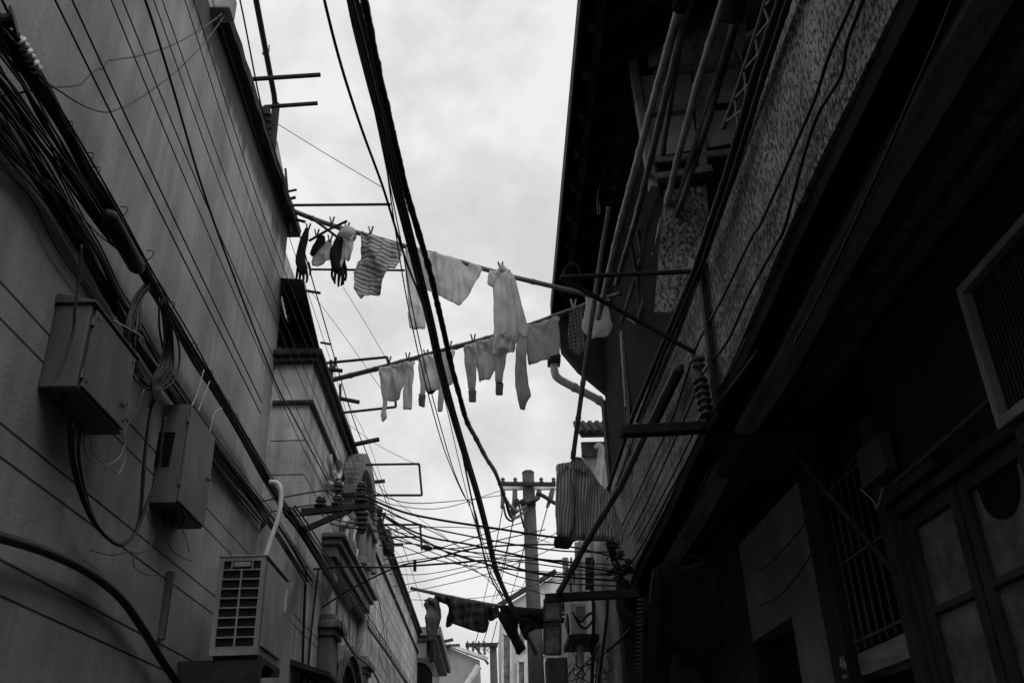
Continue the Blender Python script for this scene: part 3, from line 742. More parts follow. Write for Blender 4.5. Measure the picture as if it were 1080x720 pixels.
for (x, y) in [(66, 132), (88, 165), (95, 180), (125, 222), (153, 268), (176, 322), (200, 366), (217, 394), (236, 425), (245, 440), (258, 465), (274, 492), (289, 520)]:
    c = PX(x, y, -1.68); t = MB()
    t.tube(smooth_path([c + Vector((.0, .0, -.045)), c + Vector((.035, .0, -.02)), c + Vector((.04, .0, .015)), c + Vector((.0, .01, .03))], 3), .0026, 5)
    t.build('tie', M['cable'], cb1)
b2p = XP(-1.735, [(-90, 5), (-40, 60), (0, 112), (28, 150), (52, 190), (76, 232), (98, 268), (116, 305), (134, 335), (156, 372), (180, 408), (206, 444), (232, 480), (262, 518)]) + XP(-1.6, [(284, 546)]) + XP(-1.39, [(306, 580), (326, 612)])
cb2 = thing('cable_bundle', 'lower loose bundle of black cables on the left wall, passing behind the junction box lid', 'cable bundle', b2p[6])
bundle(b2p, 13, [.1, .1, .09, .08, .06, .045, .035, .03, .03, .03, .03, .035, .03, .03, .03, .03, .03], .0055, 2, LX, cb2)
b3p = XP(-1.72, [(-80, -20), (-30, 40), (10, 88), (45, 140), (75, 185), (105, 232), (125, 258)])
cb3 = thing('cable_bundle', 'short bundle of black cables in the top left corner feeding the black splice cylinder', 'cable bundle', b3p[3])
bundle(b3p, 11, [.13, .12, .10, .07, .05, .03, .012], .0055, 5, LX, cb3, mats=('cable', 'cable', 'cable', 'cable_grey'))
b4p = XP(-1.75, [(-80, 60), (-20, 120), (20, 165), (58, 210), (88, 262), (110, 300), (128, 332)])
cb4 = thing('cable_bundle', 'slack black cables crossing the shaded wall at the left edge above the junction box', 'cable bundle', b4p[3])
bundle(b4p, 8, [.14, .13, .1, .07, .045, .03, .02], .0045, 9, LX, cb4, mats=('cable', 'cable', 'cable_grey'))
b5p = XP(-1.76, [(206, 455), (230, 488), (262, 528), (290, 564)])
cb5 = thing('cable_bundle', 'dark cables hugging the left wall between the meter box and the wrapped white pipe', 'cable bundle', b5p[2])
bundle(b5p, 9, [.03, .05, .06, .03], .008, 12, LX, cb5)
# black splice closure
a, b = PX(113, 226, -1.68), PX(146, 284, -1.68); d = (b - a)
t = MB(); t.lathe([(.018, -.02), (.03, .0), (.042, .02), (.042, d.length - .03), (.03, d.length), (.015, d.length + .02)], a, d, 14)
one('splice_closure', t, M['cable'], 'fat black splice cylinder hanging in the upper left cable bundle above the coil', 'splice closure', smooth=True)
# three white porcelain knobs and a reel at the very top left
kb = thing('insulator_rail', 'row of white porcelain knobs at the top left corner cables', 'insulator rail', PX(30, 60, -1.66))
t = MB(); t.tube([PX(14, 34, -1.66), PX(40, 80, -1.66)], .012, 8); t.build('rail', M['iron'], kb)
ax = (PX(40, 80, -1.66) - PX(14, 34, -1.66)).normalized()
for x, y in ((23, 46), (30, 58), (37, 70)):
    c = PX(x, y, -1.655); t = MB(); t.lathe([(.02, -.02), (.024, -.014), (.015, -.004), (.015, .004), (.024, .014), (.02, .02)], c, ax, 12); t.build('knob', M['ceramic_white'], kb, smooth=True)
t = MB(); t.lathe([(.03, -.03), (.05, -.026), (.05, -.018), (.025, -.012), (.025, .012), (.05, .018), (.05, .026), (.03, .03)], PX(7, 22, -1.66), (.9, .2, .3), 16)
one('cable_reel', t, M['cable'], 'round black cable end spool at the top left edge above the porcelain knobs', 'spool', smooth=False)
# coil of spare cable
co = thing('cable_coil', 'coil of spare black cable hung on the left wall between the two grey boxes', 'cable coil', PX(163, 360, -1.68))
rs = random.Random(4)
for i in range(11):
    o = rs.uniform(-5, 5)
    L = [(160 + o, 298 + rs.uniform(-2, 4)), (146 + o * .8, 314), (139 + o + rs.uniform(-4, 4), 345), (138 + o, 375), (146 + o, 397), (160 + o * .6, 405 + rs.uniform(-4, 4)), (174 + o * .6, 394), (179 + o * .7, 370), (176 + o * .8, 335), (169 + o, 308), (161 + o, 298)]
    t = MB(); t.tube(smooth_path([PX(x, y, -1.70 + .012 * rs.uniform(-1, 1) + .03 * (k in (2, 3, 4))) for k, (x, y) in enumerate(L)], 5), .0058 * rs.uniform(.8, 1.2), 6)
    t.build('loop', M['cable_grey' if i in (2, 6) else 'cable'], co, smooth=True)
for i in range(6):
    L = [(168 + i * 1.6, 316 + rs.uniform(-4, 4)), (171 + i * 1.4 + rs.uniform(-3, 3), 345), (170 + i * 1.3 + rs.uniform(-3, 3), 380), (160 + rs.uniform(0, 9), 402), (157 + rs.uniform(0, 8), 425 + rs.uniform(-3, 6))]
    t = MB(); t.tube(smooth_path(XP(-1.665 + rs.uniform(-.025, .02), L), 5), .0055 * rs.uniform(.7, 1.2), 6); t.build('loop', M['cable'], co, smooth=True)
for L in ([(176, 330), (188, 360), (188, 390), (176, 408), (160, 408), (148, 398)], [(178, 340), (183, 380), (176, 402), (158, 411), (140, 396), (134, 380)]):
    t = MB(); t.tube(smooth_path(XP(-1.66, L), 6), .0055, 6); t.build('loop', M['cable'], co, smooth=True)
# looped cables below the junction box
hl = thing('hanging_cable_loop', 'slack black cable loops hanging between the two grey boxes on the left wall', 'cable loop', PX(125, 560, -1.72))
for k, L in enumerate(([(73, 443), (74, 475), (81, 510), (95, 545), (112, 566), (127, 573), (140, 566), (148, 545), (151, 510), (154, 470), (160, 425), (164, 395)],
          [(85, 452), (83, 480), (90, 520), (102, 552), (118, 571), (130, 574), (143, 560), (149, 530), (151, 495), (156, 450), (163, 410)],
          [(77, 446), (78, 480), (86, 516), (99, 548), (116, 569), (132, 573), (146, 556), (155, 530), (166, 500), (170, 470), (174, 440)])):
    t = MB(); t.tube(smooth_path([PX(x, y, -1.73 + .012 * k) for x, y in L], 6), .0075, 6); t.build('loop', M['cable'], hl, smooth=True)
for k, L in enumerate(([(86, 455), (90, 478), (100, 487), (113, 490), (125, 483), (131, 470), (132, 455), (137, 443), (146, 430), (152, 410)],
          [(88, 452), (95, 462), (97, 475), (108, 488), (120, 496), (125, 499), (131, 488), (132, 475), (130, 458), (121, 443)],
          [(95, 580), (118, 585), (135, 582), (152, 582), (160, 572), (163, 560), (157, 548), (154, 536)],
          [(155, 580), (142, 586), (142, 598), (156, 606), (168, 606), (180, 610)],
          [(176, 548), (177, 572), (187, 585), (202, 591)], [(188, 548), (197, 570), (199, 582)])):
    wire('thin_wire', [PX(x, y, -1.74) for x, y in L], .0026, M['string' if k in (0, 1) else 'cable_grey'], ['pale thin wire looping under the junction box', 'second pale wire bent in a hook under the junction box', 'grey thin wire drooping below the black cable loops', 'grey wire end curling on the wall below the meter box', 'stray wire hanging from the meter box with a bent end', 'short stray wire hanging from the underside of the meter box'][k], 'wire')
for k, L in enumerate(([(215, 390), (211, 405), (206, 420), (202, 428)], [(221, 402), (215, 418), (209, 434)], [(234, 430), (226, 436), (222, 452), (220, 462)], [(120, 338), (138, 348), (150, 356), (153, 368)])):
    wire('tie_string', XP(-1.655, L), .004, M['string'], ['white tie string at the top of the cables above the meter box', 'second white tie string slanting from the cables above the meter box', 'white hooked tie string below the other ties on the left cables', 'white string end lying across the cable coil'][k], 'string')
wire('thin_wire', XP(-1.70, [(50, 190), (80, 222), (105, 248), (130, 268), (152, 290)]), .0035, M['cable_grey'], 'pale grey cable slanting under the splice cylinder', 'wire')

# thin wires strung in the air along the left wall
GW = 'thin wires strung along the left wall'
lw = [([(58, 0), (157, 200), (275, 436)], .0045, 'lowest', -1.62), ([(76, 0), (169, 200), (276, 424)], .0045, 'second lowest', -1.60),
      ([(117, 0), (200, 200), (300, 430), (340, 515)], .0032, 0, -1.45), ([(129, 0), (212, 202), (310, 425), (350, 510)], .0032, 0, -1.42), ([(162, 0), (245, 228), (330, 430), (362, 505)], .0028, 0, -1.40),
      ([(171, 0), (254, 228), (338, 430), (370, 510)], .0028, 0, -1.38), ([(195, 0), (270, 228), (345, 420), (375, 512)], .0028, 0, -1.36), ([(204, 0), (279, 230), (352, 420), (380, 515)], .0032, 0, -1.34), ([(224, 0), (290, 205), (358, 410), (383, 505)], .0026, 0, -1.32)]
for L, r, lab, X in lw:
    wire('wall_wire', XP(X, [(2 * L[0][0] - L[1][0] * .5 - L[0][0] * .5, 2 * L[0][1] - L[1][1] * .5 - L[0][1] * .5)] + L), r, M['cable'], f'{lab} thin wire strung along the blank left wall, ending at the parapet end face' if lab else 'thin dark wire strung parallel to the blank left wall towards the insulators', 'wire', GW)
wire('wall_wire', XP(-1.40, [(120, -80), (153, 0), (180, 85), (214, 200), (250, 300), (290, 402), (306, 433), (330, 478), (350, 515)]), .0062, M['cable'], 'thickest single black wire running down across the blank left wall to the insulators', 'wire')
wire('wall_wire', XP(-1.66, [(-15, -40), (2, 0), (40, 75), (82, 145), (124, 218), (160, 285), (200, 352), (240, 425), (290, 508)]), .005, M['cable'], 'thin black wire running just above the upper cable bundle on the left wall', 'wire')
wire('wall_wire', XP(-1.72, [(-20, 75), (0, 100), (45, 93), (82, 90), (90, 84), (97, 77), (104, 72), (108, 73), (113, 65), (120, 63), (150, 58), (190, 44), (230, 18), (246, 0), (262, -20)]), .0045, M['cable_grey'], 'kinked grey wire climbing across the top of the left wall to the cornice end', 'wire')
wire('wall_wire', XP(-1.71, [(42, 82), (60, 94), (85, 110), (108, 118), (125, 115), (150, 102), (185, 76), (215, 46), (240, 12), (250, -5)]), .0045, M['cable_grey'], 'sagging dark wire swinging in a smooth arc up to the cornice end on the left', 'wire')
wire('wall_wire', XP(-1.30, [(235, -60), (253, 0), (275, 110), (290, 160), (303, 205), (320, 262), (340, 332), (372, 440), (400, 510), (430, 590), (446, 640)]), .0055, M['cable'], 'black wire against the sky running just right of the left cornice and parapet', 'wire')
wire('wall_wire', XP(-1.77, [(-20, 160), (30, 205), (60, 262), (90, 305), (118, 345)]), .004, M['cable'], 'thin wire slanting down behind the junction box at the left edge, right one', 'wire')
wire('wall_wire', XP(-1.66, [(86, 258), (84, 290), (79, 325), (77, 350), (66, 385), (55, 404), (53, 408)]), .006, M['cable'], 'black cord hanging down over the near face of the junction box', 'wire')

# ------------------------------------------------------------------ left roof: mast, sticks, racks
mt = thing('roof_mast', 'tall leaning dark mast with two cross bars above the left cornice', 'mast', PX(287, 165, -1.75))
t = MB(); t.tube([PX(262, -40, -1.70), PX(270, 0, -1.71), PX(289, 100, -1.75), PX(291, 118, -1.75)], .024, 8); t.build('pole', M['iron'], mt)
t = MB(); t.tube([PX(291, 110, -1.75), PX(285, 172, -1.75)], .036, 8); t.build('socket', M['timber'], mt)
for L in ([(261, 84), (338, 79)], [(279, 113), (335, 109)]):
    y = PX(L[0][0], L[0][1], -1.80).y
    t = MB(); t.tube(YP(y, L), .018, 8); t.build('cross_bar', M['iron'], mt)
t = MB(); t.tube(smooth_path(YP(6.2, [(281, 60), (277, 57), (279, 54), (283, 57), (284, 48)]), 4), .006, 5); t.build('wire_tie', M['cable'], mt)
GS = 'poles sticking out over the left parapet'
def stick(L, r, label, m='iron', Y=None, X=-1.5, cat='rod', group=GS):
    y = Y if Y else PX(L[0][0], L[0][1], X).y
    t = MB(); t.tube(YP(y, L), r, 7); return one('wall_rod', t, M[m], label, cat, group)
stick([(298, 216.5), (412, 215.5)], .013, 'long level rod reaching from the left cornice to the hanging cable bundle', X=-1.75)
stick([(327, 284), (427, 285)], .011, 'long thin level rod behind the striped cloth and dark gloves', X=-1.55)
stick([(319, 306), (338, 309)], .014, 'short rod stub sticking out just below the dark gloves', X=-1.7)
stick([(303, 229), (322, 234)], .014, 'short rod stub at the foot of the upper bamboo pole', X=-1.75, Y=7.0)
stick([(304, 202), (313, 200)], .012, 'small rod stub above the upper bamboo pole at the left roof edge', X=-1.75, Y=7.0)
stick([(338, 388), (361, 391)], .02, 'thick short rod crossing the lower bamboo pole near the parapet', X=-1.5)
stick([(353, 419), (379, 424)], .022, 'thick short rod under the lower bamboo pole', X=-1.5)
stick([(349, 380), (351, 428)], .018, 'upright post lashed to the lower bamboo pole at the parapet', X=-1.5)
stick([(359, 405), (358, 446)], .014, 'thin upright post below the lower bamboo pole', X=-1.48)
stick([(354, 377), (352, 392)], .016, 'stubby upright post just above the lower bamboo pole', X=-1.5)
stick([(367, 470), (400, 463)], .026, 'thick rod sticking out alone over the parapet between the wire racks', X=-1.45)
stick([(383, 509), (406, 507)], .024, 'short rod sticking out beside the arched pediment', X=-1.45)
stick([(338, 361), (349, 363)], .012, 'tiny rod stub at the right corner of the tin awning', X=-1.6)
t = MB(); q = YP(7.0, [(301, 178), (303, 200), (304, 225), (307, 245)]); t.tube(q, .012, 6); t.tube(YP(7.05, [(298, 212), (312, 208)]), .016, 6); t.tube(YP(7.05, [(300, 206), (309, 219)]), .014, 6); t.tube(YP(7.05, [(297, 205), (310, 222)]), .01, 6)
one('rod_knot', t, M['iron'], 'lashed knot of rods where the upper bamboo pole meets the left roof', 'rod knot')
GR_ = 'wire racks projecting from the parapet'
def rack(L, r, label, X=-1.45, close=False):
    y = PX(L[0][0], L[0][1], X).y
    t = MB(); p = YP(y, L)
    for a, b in zip(p, p[1:]): t.tube([a, b], r, 6)
    return one('wire_rack', t, M['iron'], label, 'wire rack', GR_)
rack([(337, 383.5), (408, 376.5), (410, 384)], .013, 'thin wire rack just above the lower bamboo pole at the parapet')
rack([(353, 436), (417.5, 429), (417, 421)], .013, 'thin wire rack under the hanging grey long sleeves')
rack([(374, 490), (442, 489), (445, 522), (386, 522)], .013, 'rectangular wire rack outlined on the sky above the insulators', -1.42)
rack([(405, 553), (443, 553), (445, 580)], .016, 'small wire rack beyond the insulators on the left parapet', -1.42)
rack([(400, 566), (444, 566)], .014, 'single level rack rod beyond the insulators', -1.42)
# far brackets along the left parapet
t = MB(); t.lathe([(.03, 0), (.07, .03), (.03, .07), (.06, .1), (.02, .14)], PX(398, 545, -1.42), (.2, .0, 1), 8); t.tube(XP(-1.40, [(395, 548), (406, 541), (403, 552)]), .02, 5)
one('rack_clamp', t, M['iron'], 'knobbly dark clamp on the parapet edge right of the insulators', 'clamp')
t = MB(); t.lathe([(.05, 0), (.11, .06), (.1, .2), (.03, .4)], PX(408, 585, -1.42), (0, .1, 1), 9); t.tube(XP(-1.40, [(408, 578), (416, 574), (424, 574)]), .03, 5)
one('parapet_finial', t, M['iron'], 'dark pointed finial lump on the far left parapet edge', 'finial', smooth=True)

# strings on the sky
for k, (L, Y) in enumerate((([(293, 131), (340, 160), (402, 197)], 6.6), ([(362, 303), (385, 340), (406, 376)], 7.5), ([(326, 305), (360, 350), (402, 410)], 7.8), ([(360, 442), (400, 470), (444, 492)], 8.8), ([(380, 495), (420, 530), (470, 566)], 9.2), ([(365, 420), (390, 470), (420, 560)], 9))):
    wire('sky_string', YP(Y, L), .0026 if k else .0034, M['cable_grey'], ['fine string slanting from the roof mast down to the cable bundle', 'fine string from the gloves down to the upper wire rack', 'fine string crossing under the tin awning to the grey long sleeves', 'fine string crossing the rectangular wire rack from its upper corner', 'fine string slanting below the rectangular wire rack', 'fine string dropping steeply left of the rectangular wire rack'][k], 'string')

# ------------------------------------------------------------------ insulator rack on the left
ir = thing('insulator_rack', 'black cross arm with stacked insulators on the left wall below the arched pediment', 'insulator rack', PY(355, 540, 7.08))
t = MB(); t.bar(PY(318, 540, 7.08), PY(390, 533, 7.08), .06, .05); t.build('cross_arm', M['iron'], ir)
t = MB(); t.bar(PY(330, 560, 7.08) + Vector((-.1, 0, 0)), PY(370, 537, 7.08), .04, .04); t.build('brace', M['iron'], ir)
INS = [(.022, 0), (.056, .008), (.057, .022), (.026, .034), (.026, .042), (.05, .05), (.05, .064), (.022, .074), (.036, .08), (.03, .095), (.012, .1)]
def insul(c, s, par, ax=(0, 0, 1), m='ceramic'):
    t = MB(); t.lathe([(r * s, h * s) for r, h in INS], c, ax, 14); return t.build('insulator', M[m], par, smooth=False)
for x, y, s, ax in ((338, 535, .95, (0, 0, 1)), (356, 533, .9, (0, 0, 1)), (356, 519, .95, (0, 0, 1)), (381, 530, 1.0, (0, 0, 1)), (381, 518, .8, (0, 0, 1)), (382, 540, 1.0, (0, 0, -1)), (382, 551, .9, (0, 0, -1))):
    insul(PY(x, y, 7.08), s, ir, ax)
t = MB(); t.tube([PY(382, 535, 7.08), PY(382, 560, 7.08)], .018, 8); t.tube([PY(356, 505, 7.08), PY(356, 537, 7.08)], .018, 8); t.build('pin', M['iron'], ir)

for k, L in enumerate(([(258, 532), (300, 524), (343, 517), (356, 520)], [(283, 540), (310, 535), (340, 531)], [(300, 545), (330, 541), (352, 535)], [(343, 517), (352, 524), (360, 536), (372, 548)], [(345, 542), (356, 548), (370, 551), (382, 552)], [(338, 541), (350, 552), (368, 556), (382, 557)])):
    wire('rack_wire', YP(7.0, L), .0055, M['cable'], ['wire running level from the left wall cables to the top of the black cross arm', 'wire running from the left wall cables to the outermost left insulator', 'wire running from the left wall cables along the black cross arm', 'wire looping from the upper middle insulator across the cross arm', 'upper loose wire drooping under the black cross arm', 'lower loose wire drooping under the black cross arm'][k], 'wire')
# ------------------------------------------------------------------ cloth
def chaikin(P, n=1, c=.1):
    for _ in range(n):
        Q = []
        for i in range(len(P)):
            a, b = P[i], P[(i + 1) % len(P)]
            Q += [a.lerp(b, c), a.lerp(b, 1 - c)]
        P = Q
    return P
def cloth(name, L, plane, m, parent=None, puff=.02, fold=.018, freq=16, slant=.15, step=.022, seed=0, shift=0., edge=.006, smooth_n=1, twist=0.):
    """a hanging piece of cloth: outline L on the plane (point, normal), two thin layers, folds that gather at the pegs, creases, wavy hem"""
    p0, n = plane
    if n.y > 0: n = -n                    # towards the camera side
    step = step * .62; edge *= .45
    up = Vector((0, 0, 1)); ax = up.cross(n).normalized(); up = n.cross(ax).normalized()
    P3 = [PL(x, y, p0, n) for x, y in L]
    P = [Vector(((p - p0).dot(ax), (p - p0).dot(up))) for p in P3]
    P = chaikin(P, smooth_n)
    B = []
    for i in range(len(P)):
        a, b = P[i], P[(i + 1) % len(P)]
        k = max(1, int((b - a).length / step))
        for j in range(k):
            q = a.lerp(b, j / k)
            q = q + Vector((noise.noise(Vector((q.x * 16, q.y * 16, seed + 3.1))), noise.noise(Vector((q.x * 16, q.y * 16, seed + 9.7))))) * edge
            B.append(q)
    xs = [q.x for q in B]; ys = [q.y for q in B]
    Bn = np.array([[q.x, q.y] for q in B])
    pts = list(B); top = max(ys)
    nb_ = len(B)
    x1_, y1_ = Bn[:, 0], Bn[:, 1]; x2_, y2_ = np.roll(x1_, -1), np.roll(y1_, -1)
    def inside(x, y):
        c = ((y1_ > y) != (y2_ > y)) & (x < (x2_ - x1_) * (y - y1_) / (y2_ - y1_ + 1e-12) + x1_)
        return c.sum() % 2 == 1
    y = min(ys) + step * .5; row = 0
    while y < top:
        x = min(xs) + (step * .5 if row % 2 else step)
        while x < max(xs):
            if inside(x, y) and np.min((x1_ - x) ** 2 + (y1_ - y) ** 2) > (step * .55) ** 2:
                pts.append(Vector((x, y)))
            x += step
        y += step * .87; row += 1
    edges = [(i, (i + 1) % nb_) for i in range(nb_)]
    vo, eo, fo, ov, oe, of = delaunay_2d_cdt([Vector((p.x, p.y)) for p in pts], edges, [], 1, 1e-5)
    W = max(xs) - min(xs); H = top - min(ys)
    rs = random.Random(seed); ph1, ph2 = rs.uniform(0, 6), rs.uniform(0, 6)
    # pegs gather the cloth near both upper ends
    gat = [(min(xs) + W * .15, top), (min(xs) + W * .85, top)]
    A = np.array([[v.x, v.y] for v in vo])
    d = np.sqrt(np.min((A[:, None, 0] - Bn[None, :, 0]) ** 2 + (A[:, None, 1] - Bn[None, :, 1]) ** 2, axis=1))
    V = []; UV = []; k = len(vo)
    mids = []
    fold *= 1.9
    pf = puff * .55
    def crease(q, sc, sd):      # sharp creases: ridged noise
        return 1 - 2 * abs(noise.noise(Vector((q[0] * sc, q[1] * sc * .55, seed * 1.7 + sd))))
    for i, v in enumerate(vo):
        t = min(1, (top - v.y) / .25)
        wv = .35 * noise.noise(Vector((v.x * 5, v.y * 3, seed)))
        s = math.sin(freq * 1.35 * (v.x + slant * v.y + wv * .25) + ph1)
        s2 = math.sin(freq * 2.9 * (v.x - slant * .7 * v.y + wv * .2) + ph2) * .45
        fan = 0
        for gx, gy in gat:
            r = math.hypot(v.x - gx, v.y - gy); an = math.atan2(v.x - gx, gy - v.y + 1e-4)
            fan += math.sin(an * 9 + seed) * math.exp(-r / .22) * min(1, r / .05)
        cr = 1 - 2 * abs(noise.noise(Vector((v.x * 15 + v.y * 2.5 * slant, v.y * 2.6, seed * 1.7 + 5))))
        cr2 = 1 - 2 * abs(noise.noise(Vector(((v.x + .7 * v.y) * 9, (v.y - .7 * v.x) * 3.2, seed * 1.3 + 9))))
        w = fold * ((.25 + .75 * t) * (.6 * s + .8 * s2) + .4 * fan + .55 * cr + .35 * cr2) + twist * v.x * (top - v.y)
        e_ = min(1, d[i] / (.02 + pf * .6))
        h = pf * (1 - (1 - e_) ** 2) * (.75 + .5 * noise.noise(Vector((v.x * 6, v.y * 5, seed + 20))))
        mids.append((w, h))
    for sgn in (1, -1):
        for i, v in enumerate(vo):
            w, h = mids[i]
            V.append(p0 + ax * v.x + up * v.y + n * (shift + w + sgn * (h + .0022))); UV.append((v.x, v.y))
    Fs = [tuple(f) for f in fo] + [tuple(k + i for i in reversed(f)) for f in fo]
    cnt = {}
    for f in fo:
        for a, b in zip(f, list(f[1:]) + [f[0]]): cnt[(a, b)] = 1
    for (a, b) in cnt:
        if (b, a) not in cnt: Fs.append((b, a, k + a, k + b))
    mb = MB(); mb.add(V, Fs); mb.uv = UV
    return mb.build(name, m, parent, smooth=True)

CL = dict(
    white=cloth_mat('white_cotton', .86, vary=.05, trans=.46),
    cream=cloth_mat('pale_cotton', .80, vary=.06, trans=.46),
    greyish=cloth_mat('light_grey_knit', .70, vary=.06, trans=.5),
    towel=cloth_mat('towelling', .80, .76, 'stripe', 26, .35, .5, .5, vary=.05),
    cuff=cloth_mat('grey_rib', .22, .17, 'stripe', 160, 0, .5, .1),
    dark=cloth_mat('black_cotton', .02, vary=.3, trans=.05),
    darkgrey=cloth_mat('charcoal_cotton', .045, vary=.3, trans=.05),
    glove=cloth_mat('black_knit', .018, vary=.3, trans=.03),
    band=cloth_mat('striped_cotton', .58, .2, 'stripe', 24, math.radians(-68), .56, .3, .06),
    pin=cloth_mat('pinstripe_cotton', .8, .26, 'stripe', 46, math.radians(6), .5, .2, .12),
    plaid=cloth_mat('dark_plaid', .012, .10, 'plaid', 9, 0, .5, .15, .2),
    knit=cloth_mat('checked_knit', .25, .05, 'plaid', 30, 0, .5, .15, .12),
    soiled=cloth_mat('mottled_grey_cotton', .2, vary=.4, trans=.3),
    patch=cloth_mat('blotched_cotton', .72, vary=.14, trans=.5),
)

# the two bamboo poles across the alley
GP = 'bamboo poles across the alley'
def bamboo(pts, r0, r1, node=.34, n=9, seed=0):
    pts = [Vector(p) for p in pts]; L = sum((b - a).length for a, b in zip(pts, pts[1:]))
    rs = random.Random(seed)
    out = []; R = []; dist = 0
    for a, b in zip(pts, pts[1:]):
        k = max(2, int((b - a).length / .016))
        for i in range(k):
            t = i / k; dd = dist + (b - a).length * t
            f = (dd % node); br = 1 + .2 * math.exp(-((min(f, node - f)) / .011) ** 2) - .05 * math.sin(math.pi * f / node)
            out.append(a.lerp(b, t)); R.append((r0 + (r1 - r0) * dd / L) * br)
        # a sharper ring at each node
        dist += (b - a).length
    out.append(pts[-1]); R.append(r1)
    t = MB(); t.tube(out, R, n); return t
PA0, PA1 = PX(303, 220, -1.78), PX(645, 318, 1.0)
PA = vpl(PA0, PA1)
one('bamboo_pole', bamboo(smooth_path([PL(x, y, *PA) for x, y in [(303, 220), (345, 236), (400, 252), (512, 284), (545, 293), (613, 309), (645, 318)]], 4), .024, .020, seed=1), M['bamboo_dark'], 'upper bamboo laundry pole spanning the alley, carrying gloves, striped cloth and shirt', 'bamboo pole', GP, smooth=True)
PB0, PB1 = PX(345, 402, -1.52), PX(655, 309, 1.1)
PB = vpl(PB0, PB1)
one('bamboo_pole', bamboo(smooth_path([PL(x, y, *PB) for x, y in [(345, 402), (400, 388), (480, 366), (520, 355), (558, 343), (617, 322), (655, 309)]], 4), .027, .020, seed=2), M['bamboo_dark'], 'lower bamboo laundry pole resting on the left parapet, carrying pale long sleeves', 'bamboo pole', GP, smooth=True)
# two thin sticks tied under the upper pole
for k, L in enumerate(([(326, 228), (345, 242), (361, 254)], [(326, 254), (345, 243), (366, 233)])):
    t = MB(); t.tube([PL(x, y, PA[0] + Vector((0, -.06 - .05 * k, 0)), PA[1]) for x, y in L], .012, 7); one('hanging_stick', t, M['iron'], ['dark stick slanting down under the upper bamboo pole above the pale rag', 'dark stick slanting up across the upper bamboo pole among the gloves'][k], 'stick')

GPG = 'clothes pegs on the bamboo poles'
def peg(x, y, plane, tilt=.3, big=1., m='peg'):
    c = PL(x, y, plane[0], plane[1]); up = Vector((0, 0, 1)); ax = Vector((1, 0, 0)); s = big
    t = MB()
    for sg in (1, -1):
        t.obox(c + up * .0 + Vector((sg * .010 * s, 0, 0)), (.006 * s, 0, 0), (0, .008 * s, 0), up * .042 * s + ax * sg * tilt * .03)
    o = one('clothes_peg', t, M[m], '', 'clothes peg', GPG)
    return o
pegs = [(350, 233, PA, 'peg clipped on the upper bamboo pole near the left end'), (366, 239, PA, 'peg standing over the white cap on the upper bamboo pole'), (391, 243, PA, 'peg at the top left corner of the striped cloth'), (325, 240, PA, 'peg holding the leftmost black glove'), (334, 246, PA, 'peg holding the dark sock'),
        (348, 252, PA, 'peg holding the pale rag'), (528, 281, PA, 'peg at the collar of the white shirt on the upper pole'),
        (410, 380, PB, 'peg holding the first pale long sleeved top at its left shoulder'), (430, 376, PB, 'peg holding the first pale long sleeved top at its right shoulder'), (449, 373, PB, 'peg holding the hooded pale top behind the hanging cables'), (474, 364, PB, 'peg just right of the hanging cables on the lower pole'), (499, 357, PB, 'peg holding the ribbed cuff top at its left shoulder'),
        (605, 321, PB, 'pale peg holding the dark checked knit')]
for x, y, pl, lab in pegs:
    o = peg(x, y, (pl[0] + Vector((0, -.02, 0)), pl[1]), big=1.0 if 'pale peg' not in lab else 1.1, m='string' if 'pale peg' in lab else 'peg'); o['label'] = lab

def off(plane, d): return plane[0] + plane[1] * (d if plane[1].y < 0 else -d), plane[1]
# gloves
def glove(L_arm, fingers, plane, label, r=.03):
    t = MB()
    a = [PL(x, y, *plane) for x, y, _ in L_arm]
    # flattened sleeve: two tubes side by side make a soft knitted shape
    q = smooth_path(a, 4)
    rr = []
    for i in range(len(q)):
        f = i / (len(q) - 1) * (len(L_arm) - 1); j = min(int(f), len(L_arm) - 2); u = f - j
        rr.append(L_arm[j][2] * (1 - u) + L_arm[j + 1][2] * u)
    t.tube(q, rr, 10)
    for F in fingers:
        p = smooth_path([PL(x, y, *plane) for x, y in F], 4); k = len(p)
        t.tube(p, [.0135 - .005 * i / k for i in range(k)], 7)
    return one('glove', t, CL['glove'], label, 'glove', 'black gloves on the upper bamboo pole', smooth=True)
pl = off(PA, .03)
glove([(324, 241, .018), (321, 252, .036), (318, 264, .038), (317, 275, .046), (319, 283, .046), (319, 288, .03)], [[(314, 283), (313, 291), (312, 296)], [(317, 286), (316, 294), (316, 299)], [(320, 287), (320, 295), (319, 300)], [(323, 285), (324, 293), (323, 298)], [(325, 277), (327, 284), (327, 290)]], pl, 'black knitted glove hanging at the far left of the upper bamboo pole')
glove([(359, 246, .02), (357, 256, .044), (354, 266, .046), (354, 275, .046), (355, 282, .044), (356, 287, .03)], [[(351, 282), (350, 290), (352, 296)], [(354, 285), (353, 294), (353, 299)], [(358, 286), (357, 295), (357, 302)], [(361, 284), (361, 293), (360, 301)], [(350, 262), (349, 269), (349, 273)]], pl, 'larger black glove hanging beside the white cap on the upper bamboo pole')
glove([(362, 248, .018), (360, 262, .03), (360, 276, .038), (362, 284, .036)], [[(359, 284), (358, 292), (357, 299)], [(362, 285), (362, 294), (362, 300)], [(364, 283), (365, 290), (364, 296)]], off(PA, -.04), 'black glove half hidden behind the larger glove near the white cap')
tag(cloth('sock', [(335, 248), (343, 249), (343, 256), (339, 262), (333, 268), (329, 271), (327, 268), (330, 260), (334, 253)], pl, CL['glove'], None, .02, .006, seed=21, step=.015), 'short dark sock hanging between the black gloves', 'sock')
